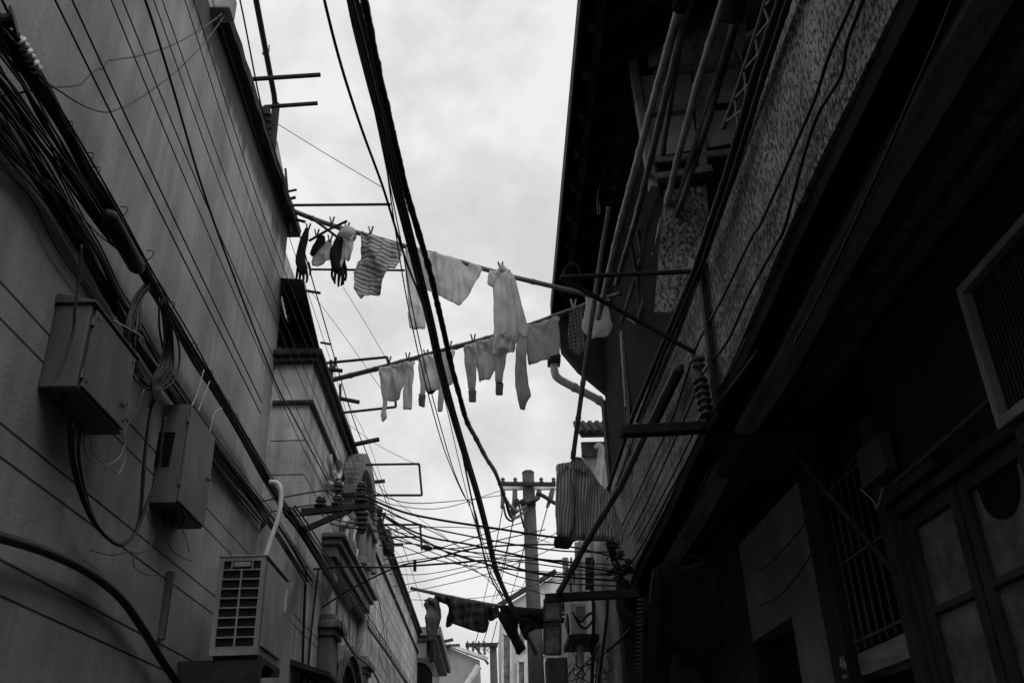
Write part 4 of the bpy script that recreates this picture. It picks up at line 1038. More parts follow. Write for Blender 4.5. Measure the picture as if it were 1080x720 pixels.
tag(cloth('pale_rag', [(329, 277), (333, 263), (341, 257), (349, 253), (352, 256), (350, 270), (349, 276), (335, 281), (330, 281)], off(PA, .0), CL['patch'], None, .015, .012, seed=22, step=.016), 'pale crumpled rag hanging between the sock and the larger black glove', 'rag')
t = MB(); c = PL(367, 246, *off(PA, .02))
t.lathe([(.075, -.05), (.082, -.02), (.075, .015), (.055, .045), (.02, .06)], c, (.15, -.1, 1), 16); cap = one('cap', t, CL['greyish'], 'round pale cap on the upper bamboo pole beside the striped cloth', 'cap', smooth=True)
tag(cloth('mesh_bag', [(364, 252), (374, 248), (374, 263), (371, 272), (367, 276), (363, 273), (361, 284), (359, 278), (361, 262)], pl, CL['patch'], None, .012, .015, seed=23, step=.014), 'mottled pale mesh bag hanging under the round cap', 'bag')
sc_ = cloth('striped_cloth', [(384, 246), (396, 250), (410, 254), (422, 258), (423, 268), (422, 276), (420, 287), (413, 288), (406, 300), (399, 308), (392, 314), (383, 318), (378, 309), (379, 302), (375, 294), (373, 287), (376, 276), (381, 265), (383, 254)], pl, CL['band'], None, .012, .03, 12, .5, seed=24)
tag(sc_, 'striped grey and white cloth bunched on the upper bamboo pole left of the hanging cables', 'cloth')
tag(cloth('white_sleeve', [(428, 260), (441, 265), (446, 293), (448, 320), (449, 347), (441, 349), (433, 347), (432, 335), (433, 324), (429, 293)], pl, CL['white'], None, .012, .018, 20, seed=25), 'long narrow white cloth hanging behind the thick cables beside the towel', 'cloth')
tag(cloth('towel', [(441, 262), (450, 265), (480, 273), (510, 282), (500, 303), (488, 326), (474, 318), (461, 311), (445, 303), (443, 285)], pl, CL['towel'], None, .006, .016, 10, .4, seed=26), 'plain pale towel pegged on the upper bamboo pole between the cables and the shirt', 'towel')
s1 = thing('white_shirt', 'white long sleeved shirt buttoned over the upper bamboo pole, nearest shirt to the right end', 'shirt', PL(535, 376, *PA))
bd_ = cloth('body', [(525, 285), (532, 282), (538, 286), (543, 293), (546, 308), (549, 325), (551, 340), (548, 352), (546, 361), (543, 370), (536, 374), (524, 377), (519, 374), (521, 348), (521, 325), (521, 303), (521, 290)], pl, CL['white'], s1, .045, .012, 18, .1, seed=27)
cloth('sleeve', [(538, 286), (543, 291), (548, 312), (553, 332), (556.5, 345), (556, 354), (552, 357), (548, 351), (546, 335), (543, 315), (540, 300)], off(PA, .07), CL['white'], s1, .028, .008, 24, seed=28, step=.018)
cloth('sleeve', [(516, 285), (526, 287), (523, 297), (520, 304), (514, 300)], off(PA, .06), CL['cream'], s1, .02, .006, seed=29, step=.018)
cloth('collar', [(526, 288), (528, 278), (532, 280), (534, 284), (539, 285), (537, 288), (531, 286)], off(PA, .05), CL['greyish'], s1, .015, .006, seed=30, step=.013)
cloth('placket', [(532.5, 288), (535.5, 288), (538, 330), (539, 371), (535.5, 372), (535, 330)], off(PA, .075), CL['cream'], s1, .006, .004, seed=32, step=.012)
cloth('shirt_inside', [(526, 352), (535, 349), (543, 353), (544, 366), (541, 371), (530, 369), (525, 373), (522, 366)], off(PA, .075), CL['greyish'], s1, .016, .012, seed=31, step=.016)  # greyer cloth for the darker inside at the open bottom
# lower pole
pb = off(PB, .03)
t1 = thing('long_sleeved_top', 'first pale long sleeved top from the left on the lower bamboo pole, limp plain sleeves', 'top', PL(418, 440, *PB))
cloth('body', [(409, 387), (427, 382), (433, 381), (430, 398), (422, 422), (410, 424), (410, 405)], pb, CL['patch'], t1, .02, .012, 20, .3, seed=41, step=.018)
cloth('sleeve', [(400, 388), (412, 386), (411, 408), (409, 425), (407, 433), (409, 440), (403, 445), (402, 438), (404, 425), (402, 408)], off(PB, .06), CL['cream'], t1, .022, .008, 20, seed=42, step=.018)
cloth('sleeve', [(430, 383), (438, 380), (437, 397), (435, 415), (434, 432), (425, 432), (426, 415), (428, 400)], off(PB, .06), CL['cream'], t1, .022, .008, 20, seed=43, step=.018)
t2 = thing('long_sleeved_top', 'pale top with a drooping dark hem behind the hanging cables on the lower bamboo pole', 'top', PL(458, 434, *PB))
cloth('body', [(447, 376), (462, 373), (482, 369), (479, 390), (475, 403), (467, 411), (458, 414), (450, 414), (447, 402)], pb, CL['cream'], t2, .022, .02, 14, .3, seed=44, step=.018)
cloth('sleeve', [(441, 378), (449, 376), (450, 395), (449, 415), (448, 430), (442, 428), (443, 405)], off(PB, .06), CL['white'], t2, .018, .008, seed=45, step=.018)
cloth('sleeve', [(464, 390), (471, 392), (470, 412), (468, 434), (461, 434), (463, 412)], off(PB, .065), CL['cream'], t2, .018, .008, seed=46, step=.018)
cloth('cuff', [(442, 415), (449, 416), (448, 430), (442, 428)], off(PB, .065), CL['cuff'], t2, .02, .003, seed=47, step=.014)
cloth('hem', [(450, 412), (460, 411), (457, 415), (452, 416)], off(PB, .066), CL['darkgrey'], t2, .012, .004, seed=48, step=.012)
t3 = thing('cuffed_top', 'pale sweat top with dark ribbed cuffs on the lower bamboo pole right of the cables', 'top', PL(513, 425, *PB))
cloth('body', [(502, 361), (512, 358), (521, 356), (529, 360), (525, 380), (520, 398), (518, 402), (503, 402), (502, 385)], pb, CL['patch'], t3, .022, .016, 16, .4, seed=49, step=.018)
cloth('sleeve', [(490, 364), (503, 361), (503, 385), (502, 412), (494, 412), (492, 395), (490, 380)], off(PB, .06), CL['patch'], t3, .024, .008, seed=50, step=.018)
cloth('cuff', [(494, 411), (502.5, 411), (502, 424), (495, 424)], off(PB, .06), CL['cuff'], t3, .02, .002, seed=51, step=.013)
cloth('sleeve', [(524, 369), (535, 371), (534, 388), (531, 404), (523, 404), (523, 390)], off(PB, .06), CL['patch'], t3, .024, .008, seed=52, step=.018)
cloth('cuff', [(523, 403), (531, 403), (530, 417), (523, 417)], off(PB, .06), CL['cuff'], t3, .02, .002, seed=53, step=.013)
t4 = thing('long_johns', 'grey long legged underwear draped over the lower bamboo pole, beside the house eaves', 'underwear', PL(565, 432, *PB))
cloth('seat', [(555, 345), (573, 339), (591, 333), (591.5, 355), (591, 376), (579, 378), (569, 383), (558, 386), (556, 366)], pb, CL['greyish'], t4, .016, .012, 16, .2, seed=54, step=.02)
cloth('leg', [(545, 350), (556, 345), (557, 386), (559, 405), (561, 418), (554, 432), (547, 431), (544, 407), (545, 380)], off(PB, .06), CL['greyish'], t4, .026, .010, 18, seed=55, step=.02)
cloth('hem', [(580, 376), (591.5, 373), (591.5, 379), (584, 381)], off(PB, .05), CL['darkgrey'], t4, .008, .002, seed=56, step=.012)
kn = cloth('knitted_vest', [(602, 326), (609, 325), (616, 323), (618, 345), (619, 370), (613, 377), (602, 371), (599, 357), (601, 340)], pb, CL['knit'], None, .022, .012, seed=57, step=.018)
tag(kn, 'small dark checked knitted vest on the lower bamboo pole under the eaves', 'vest')
ws = cloth('white_shorts', [(619, 311), (628, 312), (640, 312), (645, 330), (649, 347), (638, 355), (626, 359), (617, 351), (618, 330)], off(PB, .08), CL['white'], None, .018, .014, 18, seed=58, step=.02)
tag(ws, 'small white shorts hung at the right end of the lower bamboo pole under the eaves', 'shorts')

# far dark laundry pole
PC0, PC1 = PY(438, 621, 11.5), PY(600, 648, 10.2)
PC = vpl(PC0, PC1)
GD = 'dark laundry far down the alley'
one('bamboo_pole', bamboo(smooth_path([PL(x, y, *PC) for x, y in [(434, 620), (480, 630), (523, 638), (577, 645), (606, 648)]], 4), .022, .02, seed=3), M['bamboo_dark'], 'third low bamboo pole far down the alley carrying dark clothes', 'bamboo pole', GP, smooth=True)
pc = off(PC, .03)
tag(cloth('crumpled_garment', [(450, 633), (456, 630), (463, 632), (466, 650), (462, 667), (461, 677), (457, 677), (455, 658)], pc, CL['soiled'], None, .05, .04, seed=61, step=.03), 'crumpled mottled garment at the left end of the low far laundry pole', 'garment')
tag(cloth('plaid_shirt', [(458, 626), (490, 632), (523, 638), (523, 645), (516, 650), (514, 665), (507, 667), (494, 663), (478, 657), (470, 662), (473, 638), (458, 632)], pc, CL['plaid'], None, .03, .03, 9, seed=62, step=.035), 'dark plaid shirt spread on the low far laundry pole', 'shirt')
tag(cloth('black_trousers', [(529, 637), (550, 640), (577, 642), (577, 650), (560, 651), (549, 653), (548, 665), (557, 683), (551, 691), (547, 690), (538, 672), (530, 658), (526, 652)], pc, CL['dark'], None, .04, .02, 9, seed=63, step=.035), 'black trousers trailing one leg down from the low far laundry pole', 'trousers')
tag(cloth('dark_sweater', [(548, 652), (570, 650), (597, 651), (596, 657), (588, 658), (587, 662), (567, 663), (559, 666), (556, 676), (552, 668)], off(PC, -.06), CL['darkgrey'], None, .04, .02, 9, seed=64, step=.035), 'charcoal sweater at the right end of the low far laundry pole before the utility pole', 'sweater')
tag(cloth('grey_sock', [(515, 640), (526, 640), (528, 650), (518, 655), (514, 652)], off(PC, .05), CL['darkgrey'], None, .03, .01, seed=65, step=.03), 'small dark piece of laundry between the plaid shirt and black trousers', 'garment')

# ------------------------------------------------------------------ utility poles
up = thing('utility_pole', 'tall concrete utility pole with a double cross arm standing mid alley behind the laundry', 'utility pole', (.72, 13, 0))
YU = 13.0
t = MB(); a, b = PY(557, 500, YU), PY(566, 722, YU); base = a + (b - a) * (a.z / (a.z - b.z)) if a.z != b.z else b
t.tube([base, a], [.135, .088], 16); t.lathe([(.088, 0), (.092, .005), (.092, .03), (.07, .05)], a, (a - base), 16); t.build('shaft', M['concrete_pole'], up, smooth=True)
t = MB(); t.bar(PY(528, 510, YU - .13), PY(586, 510.5, YU - .13), .06, .05); t.build('cross_arm', M['iron'], up)
t = MB(); t.bar(PY(528, 514.5, YU + .13), PY(586, 514, YU + .13), .05, .06); t.build('cross_arm', M['pipe_white'], up)
for x in (530.5, 543.5, 571, 584):
    p = PY(x, 509, YU - .13); t = MB(); t.lathe([(.014, 0), (.03, .015), (.03, .035), (.018, .045), (.034, .055), (.02, .08)], p, (0, 0, 1), 10); t.build('insulator', M['ceramic'], up)
for q in ([(530, 516), (531, 526), (529, 536)], [(543, 516), (543, 527), (541, 533)], [(569, 516), (567, 525), (562, 530)], [(583, 515), (581, 524), (577, 535)]):
    t = MB(); t.tube(YP(YU - .1, q), [.035, .04, .02], 8); t.build('strain_insulator', M['ceramic'], up)
for q in ([(566, 519), (575, 524), (586, 531)], [(553, 527), (545, 531), (540, 541)], [(565, 527), (556, 530), (548, 529)]):
    t = MB(); t.tube(YP(YU - .14, q), .03, 7); t.build('brace', M['iron'], up)
t = MB(); p = PY(557, 531, YU); t.lathe([(.115, -.03), (.118, 0), (.115, .03)], p, (0, 0, 1), 16); t.build('band', M['steel'], up)
for k, L in enumerate(([(531, 533), (534, 545), (540, 549), (544, 544)], [(546, 526), (550, 545), (553, 556)], [(541, 534), (538, 540), (541, 543), (548, 538), (555, 537)])):
    t = MB(); t.tube(smooth_path(YP(YU - .15, L), 5), .016, 6); t.build('jumper_cable', M['cable'], up, smooth=True)
u2 = thing('utility_pole', 'distant dark utility pole with one cross arm low in the centre beyond the dark laundry', 'utility pole', (-.9, 36, 0))
a, b = PY(520, 678, 36), PY(520, 722, 36)
t = MB(); t.tube([(a.x + .05, 36, 0), a], [.2, .13], 10); t.build('shaft', M['concrete_pole'], u2, smooth=True)
t = MB(); t.bar(PY(491, 680, 35.8), PY(525, 679.5, 35.8), .14, .14); t.bar(PY(500, 680, 35.8), PY(515, 700, 35.8), .08, .08); t.build('cross_arm', M['iron'], u2)
for x in (493, 499, 505, 511):
    t = MB(); t.lathe([(.03, -.35), (.06, -.3), (.03, -.2), (.06, -.16), (.03, 0), (.05, .06), (.025, .16)], PY(x, 680, 35.8), (0, 0, 1), 8); t.build('insulator', M['ceramic'], u2)

# ------------------------------------------------------------------ overhead cables along the alley
H0, H1 = PY(372, 0, 3.3), PY(537, 635, 9.8)
HP = vpl(H0, H1)
oc = thing('overhead_cables', 'thick bundle of black cables slung overhead down the middle of the alley', 'cable bundle', PL(437, 240, *HP))
def ov(L, r, sides=8, n=6, dx=0):
    p = off(HP, dx); t = MB(); t.tube(smooth_path([PL(x, y, *p) for x, y in L], n), r, sides); return t
MAIN = [(352, -80), (371, 0), (387, 62), (404, 135), (417, 195), (423, 218), (432, 253), (441, 289), (454, 342), (463, 383), (475, 428), (489, 475), (503, 520), (514, 562), (522, 597), (533, 625), (548, 655), (566, 690)]
for k, (dx0, dx1, r) in enumerate(((-5, -2, .006), (-2, -1, .009), (1, 0, .010), (4, 1, .009), (7, 2, .007), (0, 1, .008))):
    L = [(x + dx0 + (dx1 - dx0) * min(1, (y + 80) / 700), y) for x, y in MAIN]
    ov(L, r, dx=.02 * (k % 3)).build('cable', M['cable'], oc, smooth=True)
for L, r in (([(325, -80), (342, 0), (360, 70), (381, 135), (403, 195), (417, 240), (430, 280), (443, 313), (458, 360), (470, 400), (480, 440), (492, 500), (505, 560), (516, 605), (531, 632)], .008),
             ([(361, -40), (369, 15), (385, 80), (403, 150), (413, 215), (420, 262), (429, 315), (441, 372), (455, 428), (470, 478), (489, 522), (500, 536), (512, 580), (524, 610), (534, 630)], .004),
             ([(363, -40), (371, 20), (390, 95), (405, 165), (418, 230), (425, 265), (434, 320), (448, 385), (462, 440), (480, 500), (500, 545), (512, 590), (530, 628)], .004),
             ([(380, 20), (401, 110), (418, 185), (430, 240), (442, 300), (455, 360), (470, 425), (485, 490), (499, 545), (518, 605), (534, 632)], .0035)):
    ov(L, r, 6, dx=-.05).build('cable', M['cable'], oc, smooth=True)
# rope-like lashed cable swinging to the pole
rp_ = [(375, -40), (388, 20), (400, 80), (415, 145), (428, 200), (441, 244), (454, 289), (460, 315), (467, 345), (476, 385), (484, 415), (492, 443), (502, 462), (513, 483), (522, 497), (528, 512), (534, 528), (541, 536), (547, 538), (555, 533)]
pts = []
Rr0, Rr1 = PY(375, -40, 3.1), PY(555, 533, 12.7)
RPL = vpl(Rr0, Rr1)
pts = smooth_path([PL(x, y, *RPL) for x, y in rp_], 14)
rs = random.Random(8)
t = MB(); t.tube(pts, [.0205 * (1 + .34 * noise.noise(Vector((i * .33, 0, 2))) + .22 * noise.noise(Vector((i * 1.3, 4, 2)))) for i in range(len(pts))], 9)
lc = thing('lashed_cable', 'rough rope like lashed black cable swinging from the overhead bundle to the utility pole head', 'cable', pts[120])
t.build('core', M['cable'], lc)
hl_ = MB(); q = []
for i in range(len(pts) - 1):
    for j in range(4):
        u = (i + j / 4); c = pts[i].lerp(pts[i + 1], j / 4); a = u * 1.1 + 5 * noise.noise(Vector((u * .12, 3, 1)))
        q.append(c + Vector((math.cos(a) * .0165, math.sin(a) * .012, math.sin(a) * .0165)) * (1 + .35 * noise.noise(Vector((u * .31, 1, 7)))))
hl_.tube(q, .0045, 5); hl_.build('lashing_wire', M['cable'], lc)
t = MB(); t.tube(smooth_path([PL(x, y, *RPL) for x, y in [(534, 528), (537, 540), (541, 546), (549, 543), (556, 536)]], 5), .02, 7); t.build('end_loop', M['cable'], lc, smooth=True)

# ------------------------------------------------------------------ wires across the alley
GC = 'wires crossing the alley between the insulators'
def across(a, Ya, b, Yb, sag, r, label, m='cable'):
    p, q = PY(*a, Ya), PY(*b, Yb)
    t = MB(); t.tube(sag_path(p, q, sag), r, 6); return one('crossing_wire', t, M[m], label, 'wire', GC, smooth=True)
LB = 'black wire sagging across the alley between the left insulators and the right house'
LF = 'thin wire fanning across the alley among the other crossing wires'
def crossing(L, Ya, Yb, r, label, m='cable'):
    n = len(L); x0, x1 = L[0][0], L[-1][0]
    P = [PY(x, y, Ya + (Yb - Ya) * (x - x0) / (x1 - x0)) for x, y in L]
    return wire('crossing_wire', P, r * .78, M[m], label, 'wire', GC)
crossing([(386, 522), (400, 530), (430, 541), (470, 549), (523, 557), (583, 566), (640, 570), (655, 574)], 7.1, 7.6, .012, 'thick black wire from the upper left insulators to the right, touching the striped shirt hem')
crossing([(388, 530), (420, 552), (452, 566), (496, 574), (560, 588), (610, 597), (652, 603)], 7.1, 7.6, .010, 'black wire from the left insulators passing just under the thick one to the right house')
crossing([(330, 600), (365, 597), (402, 598), (440, 596), (483, 593), (517, 591), (550, 600), (583, 607), (650, 612)], 7.9, 7.6, .011, 'black wire leaving the wall below the gate ledge and crossing almost level')
crossing([(340, 640), (352, 632), (375, 618), (420, 597), (455, 590), (500, 578), (560, 574), (600, 576), (652, 588)], 8.3, 7.6, .010, 'black wire curving up from the gate pilaster and then crossing to the right')
for k, (L, Ya, Yb, r) in enumerate((
        ([(386, 515), (430, 530), (480, 528), (530, 522)], 7.1, 12.8, .007), ([(386, 520), (420, 533), (470, 535), (528, 517)], 7.1, 12.8, .006),
        ([(388, 528), (440, 552), (500, 566), (585, 580), (650, 582)], 7.1, 7.6, .008), ([(388, 534), (430, 560), (480, 585), (560, 603), (655, 606)], 7.1, 7.6, .008),
        ([(390, 545), (425, 563), (470, 578), (530, 585), (600, 592), (655, 596)], 7.1, 7.6, .007), ([(385, 555), (430, 572), (480, 578), (540, 566), (575, 558)], 7.6, 9, .007),
        ([(405, 590), (440, 583), (480, 573), (520, 560), (560, 548)], 10, 12.5, .008), ([(410, 605), (450, 605), (500, 595), (550, 580), (590, 560)], 10.5, 11, .006),
        ([(415, 618), (450, 612), (500, 600), (560, 590), (650, 600)], 11, 7.6, .006), ([(420, 626), (460, 618), (510, 606), (560, 588), (600, 570)], 12, 11, .006),
        ([(400, 575), (430, 573), (455, 577), (500, 590), (560, 611), (655, 618)], 9.5, 7.6, .008), ([(398, 567), (430, 578), (460, 590), (510, 598), (600, 604)], 9.5, 9, .006),
        ([(404, 596), (440, 590), (482, 586), (530, 590), (585, 597), (650, 606)], 10, 7.8, .007), ([(390, 561), (440, 556), (490, 556), (540, 560), (580, 572)], 7.6, 10, .005),
        ([(425, 632), (470, 632), (520, 628), (570, 615), (600, 610)], 13, 10, .005), ([(393, 552), (440, 575), (480, 592), (520, 610), (560, 622), (600, 636)], 7.6, 10, .006),
        ([(412, 560), (440, 565), (470, 582), (510, 607), (535, 632)], 10, 12, .006), ([(388, 538), (420, 545), (460, 562), (500, 583), (550, 590), (600, 590)], 7.6, 10, .006))):
    crossing(L, Ya, Yb, r, LF if k > 1 else ['upper thin sagging wire from the left insulators to the utility pole', 'lower thin sagging wire from the left insulators to the utility pole'][k])
tk = thing('wire_connector', 'small black knotted connector where crossing wires meet left of the cable bundle', 'connector', PY(450, 577, 9.4))
t = MB(); t.lathe([(.012, -.05), (.028, -.03), (.034, 0), (.025, .03), (.012, .06)], PY(450, 577, 9.4), (1, 0, -.25), 9); t.build('body', M['cable'], tk, smooth=True)
t = MB(); t.tube(YP(9.5, [(437.5, 590), (437.5, 602)]), .018, 6); one('spacer_rod', t, M['cable'], 'short upright spacer hanging on the crossing wires above the low laundry', 'spacer')
# steep thin wires from the pole head down to the lower left
GV = 'steep thin wires dropping from the utility pole'
for k, (a, b) in enumerate((((530, 537), (509, 636)), ((545, 533), (519, 634)), ((541, 549), (523, 632)), ((563, 533), (537, 632)), ((577, 536), (547, 628)), ((556, 556), (545, 600)))):
    p, q = PY(*a, 12.9), PY(*b, 24 if k < 5 else 13.5); t = MB(); t.tube(sag_path(p, q, .1), .008, 5); one('pole_wire', t, M['cable'], 'thin steep wire dropping from the utility pole cross arm behind the hanging cables', 'wire', GV, smooth=True)
for k, (a, b) in enumerate((((510, 636), (494, 678)), ((520, 636), (500, 678)), ((524, 655), (506, 678)), ((530, 660), (512, 679)))):
    p, q = PY(*a, 24), PY(*b, 35.8); t = MB(); t.tube(sag_path(p, q, .5), .012, 5); one('far_wire', t, M['cable'], 'thin wire running down to the distant utility pole cross arm', 'wire', 'wires of the distant utility pole', smooth=True)
# thin scribbles of wire over the left gateway
GL = 'thin stray wires over the left gateway'
rs = random.Random(15)
for k in range(14):
    x0, y0 = rs.uniform(335, 400), rs.uniform(560, 660); x1, y1 = x0 + rs.uniform(-10, 50), y0 + rs.uniform(80, 190)
    L = [(x0, y0), (x0 * .6 + x1 * .4 + rs.uniform(-15, 15), y0 * .6 + y1 * .4 + rs.uniform(-6, 10)), (x0 * .25 + x1 * .75 + rs.uniform(-12, 12), y0 * .25 + y1 * .75), (x1, y1)]
    wire('stray_wire', [PX(x, y, -1.30 - .1 * rs.random()) for x, y in L], .0035 * rs.uniform(.7, 1.3), M[rs.choice(['cable', 'cable', 'cable_grey'])], 'thin stray wire tangled over the left gateway ledge and pilaster', 'wire', GL)
gcb = XP(-1.38, [(306, 535), (325, 562), (345, 592), (370, 630), (392, 662), (414, 694), (436, 730)])
cb6 = thing('cable_bundle', 'black cable bundle slung low past the carved gateway ledge on the left', 'cable bundle', gcb[2])
bundle(gcb, 7, [.03, .04, .04, .04, .05, .05, .05], .009, 31, -1.38, cb6)
wire('gate_cable', XP(-1.28, [(360, 655), (362, 670), (375, 690), (390, 702), (396, 712), (400, 720)]), .012, M['cable'], 'black cable looping round the second gate pilaster capital', 'cable')
# ------------------------------------------------------------------ right: bamboo poles stacked on the balcony
GB = 'bamboo poles leaning on the balcony'
def bpole(L, Y0, Y1, r, label, m='bamboo', seed=0, name='bamboo_pole'):
    n = len(L); P = XP(Y0, L) if Y1 is None else [PY(x, y, Y0 + (Y1 - Y0) * i / (n - 1)) for i, (x, y) in enumerate(L)]
    return one(name, bamboo(P, r * .88, r * .8, .27, 10, seed), M[m], label, 'bamboo pole', GB, smooth=True)
bpole([(716, 8), (684, 125), (653, 240), (631, 336)], 3.5, 6.0, .027, 'thick pale bamboo pole with its left edge shining, outermost of the poles at the balcony', seed=1)
bpole([(728, -5), (700, 110), (681, 190), (668, 240), (650, 300)], 3.45, 5.9, .026, 'bamboo pole just right of the outermost pole at the balcony', 'bamboo_dark', 2)
bpole([(722, 5), (715, 60), (702, 140), (693, 215), (684, 262), (672, 310)], 3.6, 5.9, .021, 'thin bamboo pole between the two groups of balcony poles', 'bamboo_dark', 3)
bpole([(763, 0), (735, 90), (714, 170), (697, 240), (686, 290)], 3.3, 5.4, .025, 'long pale bamboo pole with shining edge in the middle of the balcony poles', seed=4)
bpole([(776, 20), (752, 98), (725, 180), (708, 240), (696, 290)], 3.35, 5.4, .025, 'dark bamboo pole close behind the middle pale pole', 'bamboo_dark', 5)
bpole([(776, 26), (762, 75), (746, 130), (736, 160), (722, 205), (710, 235), (702, 262)], 3.5, 5.0, .023, 'bamboo pole with wrapped lower end nearest the pebbledash panel', 'bamboo_dark', 6)
sl_ = MB(); sl_.tube([PY(722, -8, 3.4), PY(715, 11, 3.5)], .04, 12); one('pole_sleeve', sl_, M['black_wood'], 'black sleeve capping the upper end of the outermost balcony poles', 'sleeve')
sl_ = MB(); sl_.tube([PY(777, -10, 3.2), PY(771, 24, 3.3)], .06, 12); one('pole_sleeve', sl_, M['black_wood'], 'wide black sleeve binding the middle balcony poles at the top of the picture', 'sleeve')
bpole([(643, 218), (634, 270), (622, 350), (612, 425), (604, 484)], 5.6, 6.5, .024, 'slim dark pole hanging down from the eaves to the striped shirt collar', 'bamboo_dark', 7)
bpole([(834, -30), (822, 5), (797, 78), (765, 190), (733, 285), (702, 357), (667, 440), (640, 520)], 1.09, None, .021, 'long dark pole lying along the top of the pebbledash wall', 'iron', 8)
bpole([(850, -60), (832, 0), (807, 75), (775, 180), (742, 275), (700, 372), (672, 444)], 1.10, None, .015, 'thinner second dark rail along the top of the pebbledash wall', 'iron', 9)
bpole([(590, 624), (622, 566), (655, 512), (690, 438), (715, 387)], 6.35, 4.4, .025, 'dark strut pole rising from the low bracket to the insulator bracket on the pebbledash', 'bamboo_dark', 10)
for k, L in enumerate(([(672, 240), (677, 270), (668, 300), (655, 340)], [(690, 262), (685, 300), (672, 340), (664, 335)], [(700, 240), (694, 290), (682, 350)], [(712, 230), (708, 270), (704, 300)], [(664, 250), (672, 290), (676, 340)])):
    bpole(L, 5.4, 5.9, .018 + .003 * (k % 2), ['bamboo stub end crossing below the outermost pole', 'curved bamboo stub low in the balcony stack', 'thin bamboo stub low in the middle of the balcony stack', 'short bamboo stub beside the pebbledash panel', 'thin bamboo stub behind the outermost pole'][k], 'bamboo_dark', 20 + k)
# plain boards standing at the balcony end
for k, (L, w) in enumerate((([(656, 350), (664, 470)], .07), ([(674, 300), (690, 430)], .06), ([(690, 300), (692, 390)], .05), ([(660, 430), (668, 500)], .05))):
    t = MB(); t.bar(PY(*L[0], 6.6), PY(*L[1], 6.6), .03, w, (0, -1, 0)); one('upright_board', t, M['grain' if k % 2 == 0 else 'timber'], ['weathered board standing under the eaves behind the white shorts', 'dark narrow board beside the weathered board behind the poles', 'short weathered board between the bamboo stubs and the long pole', 'short dark board at the foot of the balcony stack', 'weathered corner board beside the pale downpipe'][k], 'board', 'boards standing at the balcony end')
# lattice rail on the parapet
lr = thing('balcony_railing', 'dark lattice railing on top of the pebbledash wall at the top of the picture', 'railing', (1.2, 2.9, 4.12))
t = MB(); t.tube(XP(1.22, [(818, -30), (803, 20), (790, 60), (773, 110), (763, 135)]), .014, 7); t.build('top_rail', M['steel'], lr)
t = MB(); pa = XP(1.22, [(815, -24), (806, 8), (797, 40), (785, 74), (775, 104), (766, 128)]); pb2 = XP(1.2, [(836, -30), (826, 4), (816, 38), (802, 76), (788, 112), (779, 136)])
for i in range(5):
    t.tube([pa[i], pb2[i + 1]], .006, 5); t.tube([pa[i + 1], pb2[i]], .006, 5)
t.build('lattice', M['steel'], lr)
t = MB(); t.prism(eq([(762, 2), (780, -4), (786, 30), (782, 64), (772, 40)], .4), (0, -.02, 0)); one('draped_rag', t, M['grain'], 'grey rag draped among the balcony poles near the railing', 'rag')
wire('cord', YP(5.2, [(660, 20), (665, 45), (669, 66), (670, 80), (667, 85)]), .006, M['cable_grey'], 'knotted cord hanging beside the left timber post under the eaves', 'cord')
wire('hanging_string', YP(5.6, [(633, 165), (636, 180), (637, 188), (632, 198), (630, 212), (631, 226), (633, 224), (632, 212)]), .006, M['cable_grey'], 'looped string hanging from the eaves above the slim dark pole', 'string')
t = MB(); t.tube(YP(5.0, [(754, 82), (762, 108), (773, 135), (780, 160)]), .009, 6); one('pale_stick', t, M['bamboo'], 'thin pale stick leaning across the pebbledash top edge', 'stick', smooth=True)
t = MB(); t.tube(YP(5.3, [(704, 262), (712, 290), (718, 300), (720, 312)]), .009, 6); one('pale_stick', t, M['bamboo'], 'thin bent stick dangling in front of the small pebbledash panel', 'stick', smooth=True)

# iron triangle rack with a hoop
tr_ = thing('iron_bracket', 'black iron triangle bracket with a hoop projecting from the pebbledash wall', 'bracket', PX(735, 286, 1.13))
tip = PX(591, 292.5, .42)
for a in (PX(735, 286, 1.13), PX(733, 372, 1.13)):
    t = MB(); t.tube([tip, a], .013, 8); t.build('bracket_rod', M['iron'], tr_)
t = MB(); t.tube(smooth_path([PY(x, y, tip.y) for x, y in [(594, 291), (597, 282), (603, 277.5), (609, 280), (612, 290)]], 5), .006, 6); t.build('hoop', M['iron'], tr_)
t = MB(); t.bar(PX(731, 276, 1.12), PX(740, 282, 1.12), .05, .06); t.build('wall_clamp', M['steel'], tr_)
ib = thing('insulator_bracket', 'iron strap with two dark insulator stacks on the pebbledash wall', 'insulator bracket', PX(748, 400, 1.1))
t = MB(); t.bar(PX(739, 278, 1.125), PX(757, 432, 1.125), .05, .03, (1, 0, 0)); t.build('strap', M['iron'], ib)
c0 = PX(737, 392, 1.07); ax = PX(735, 372, 1.07) - c0
t = MB(); t.lathe([(.014, -.05), (.014, .0), (.02, .015), (.034, .025), (.034, .036), (.018, .04), (.018, .05), (.038, .056), (.036, .072), (.02, .08)], c0, ax, 14); t.build('insulator', M['ceramic'], ib)
c0 = PX(746, 440, 1.07); ax = PX(738, 397, 1.07) - c0; l0 = ax.length
pr = [(.02, 0)]
for i in range(6): h = l0 * (i + .3) / 6; pr += [(.018, h - .008), (.036, h - .003), (.036, h + .006), (.018, h + .012)]
pr += [(.02, l0 + .02)]
t = MB(); t.lathe(pr, c0, ax, 14); t.build('insulator', M['ceramic'], ib)

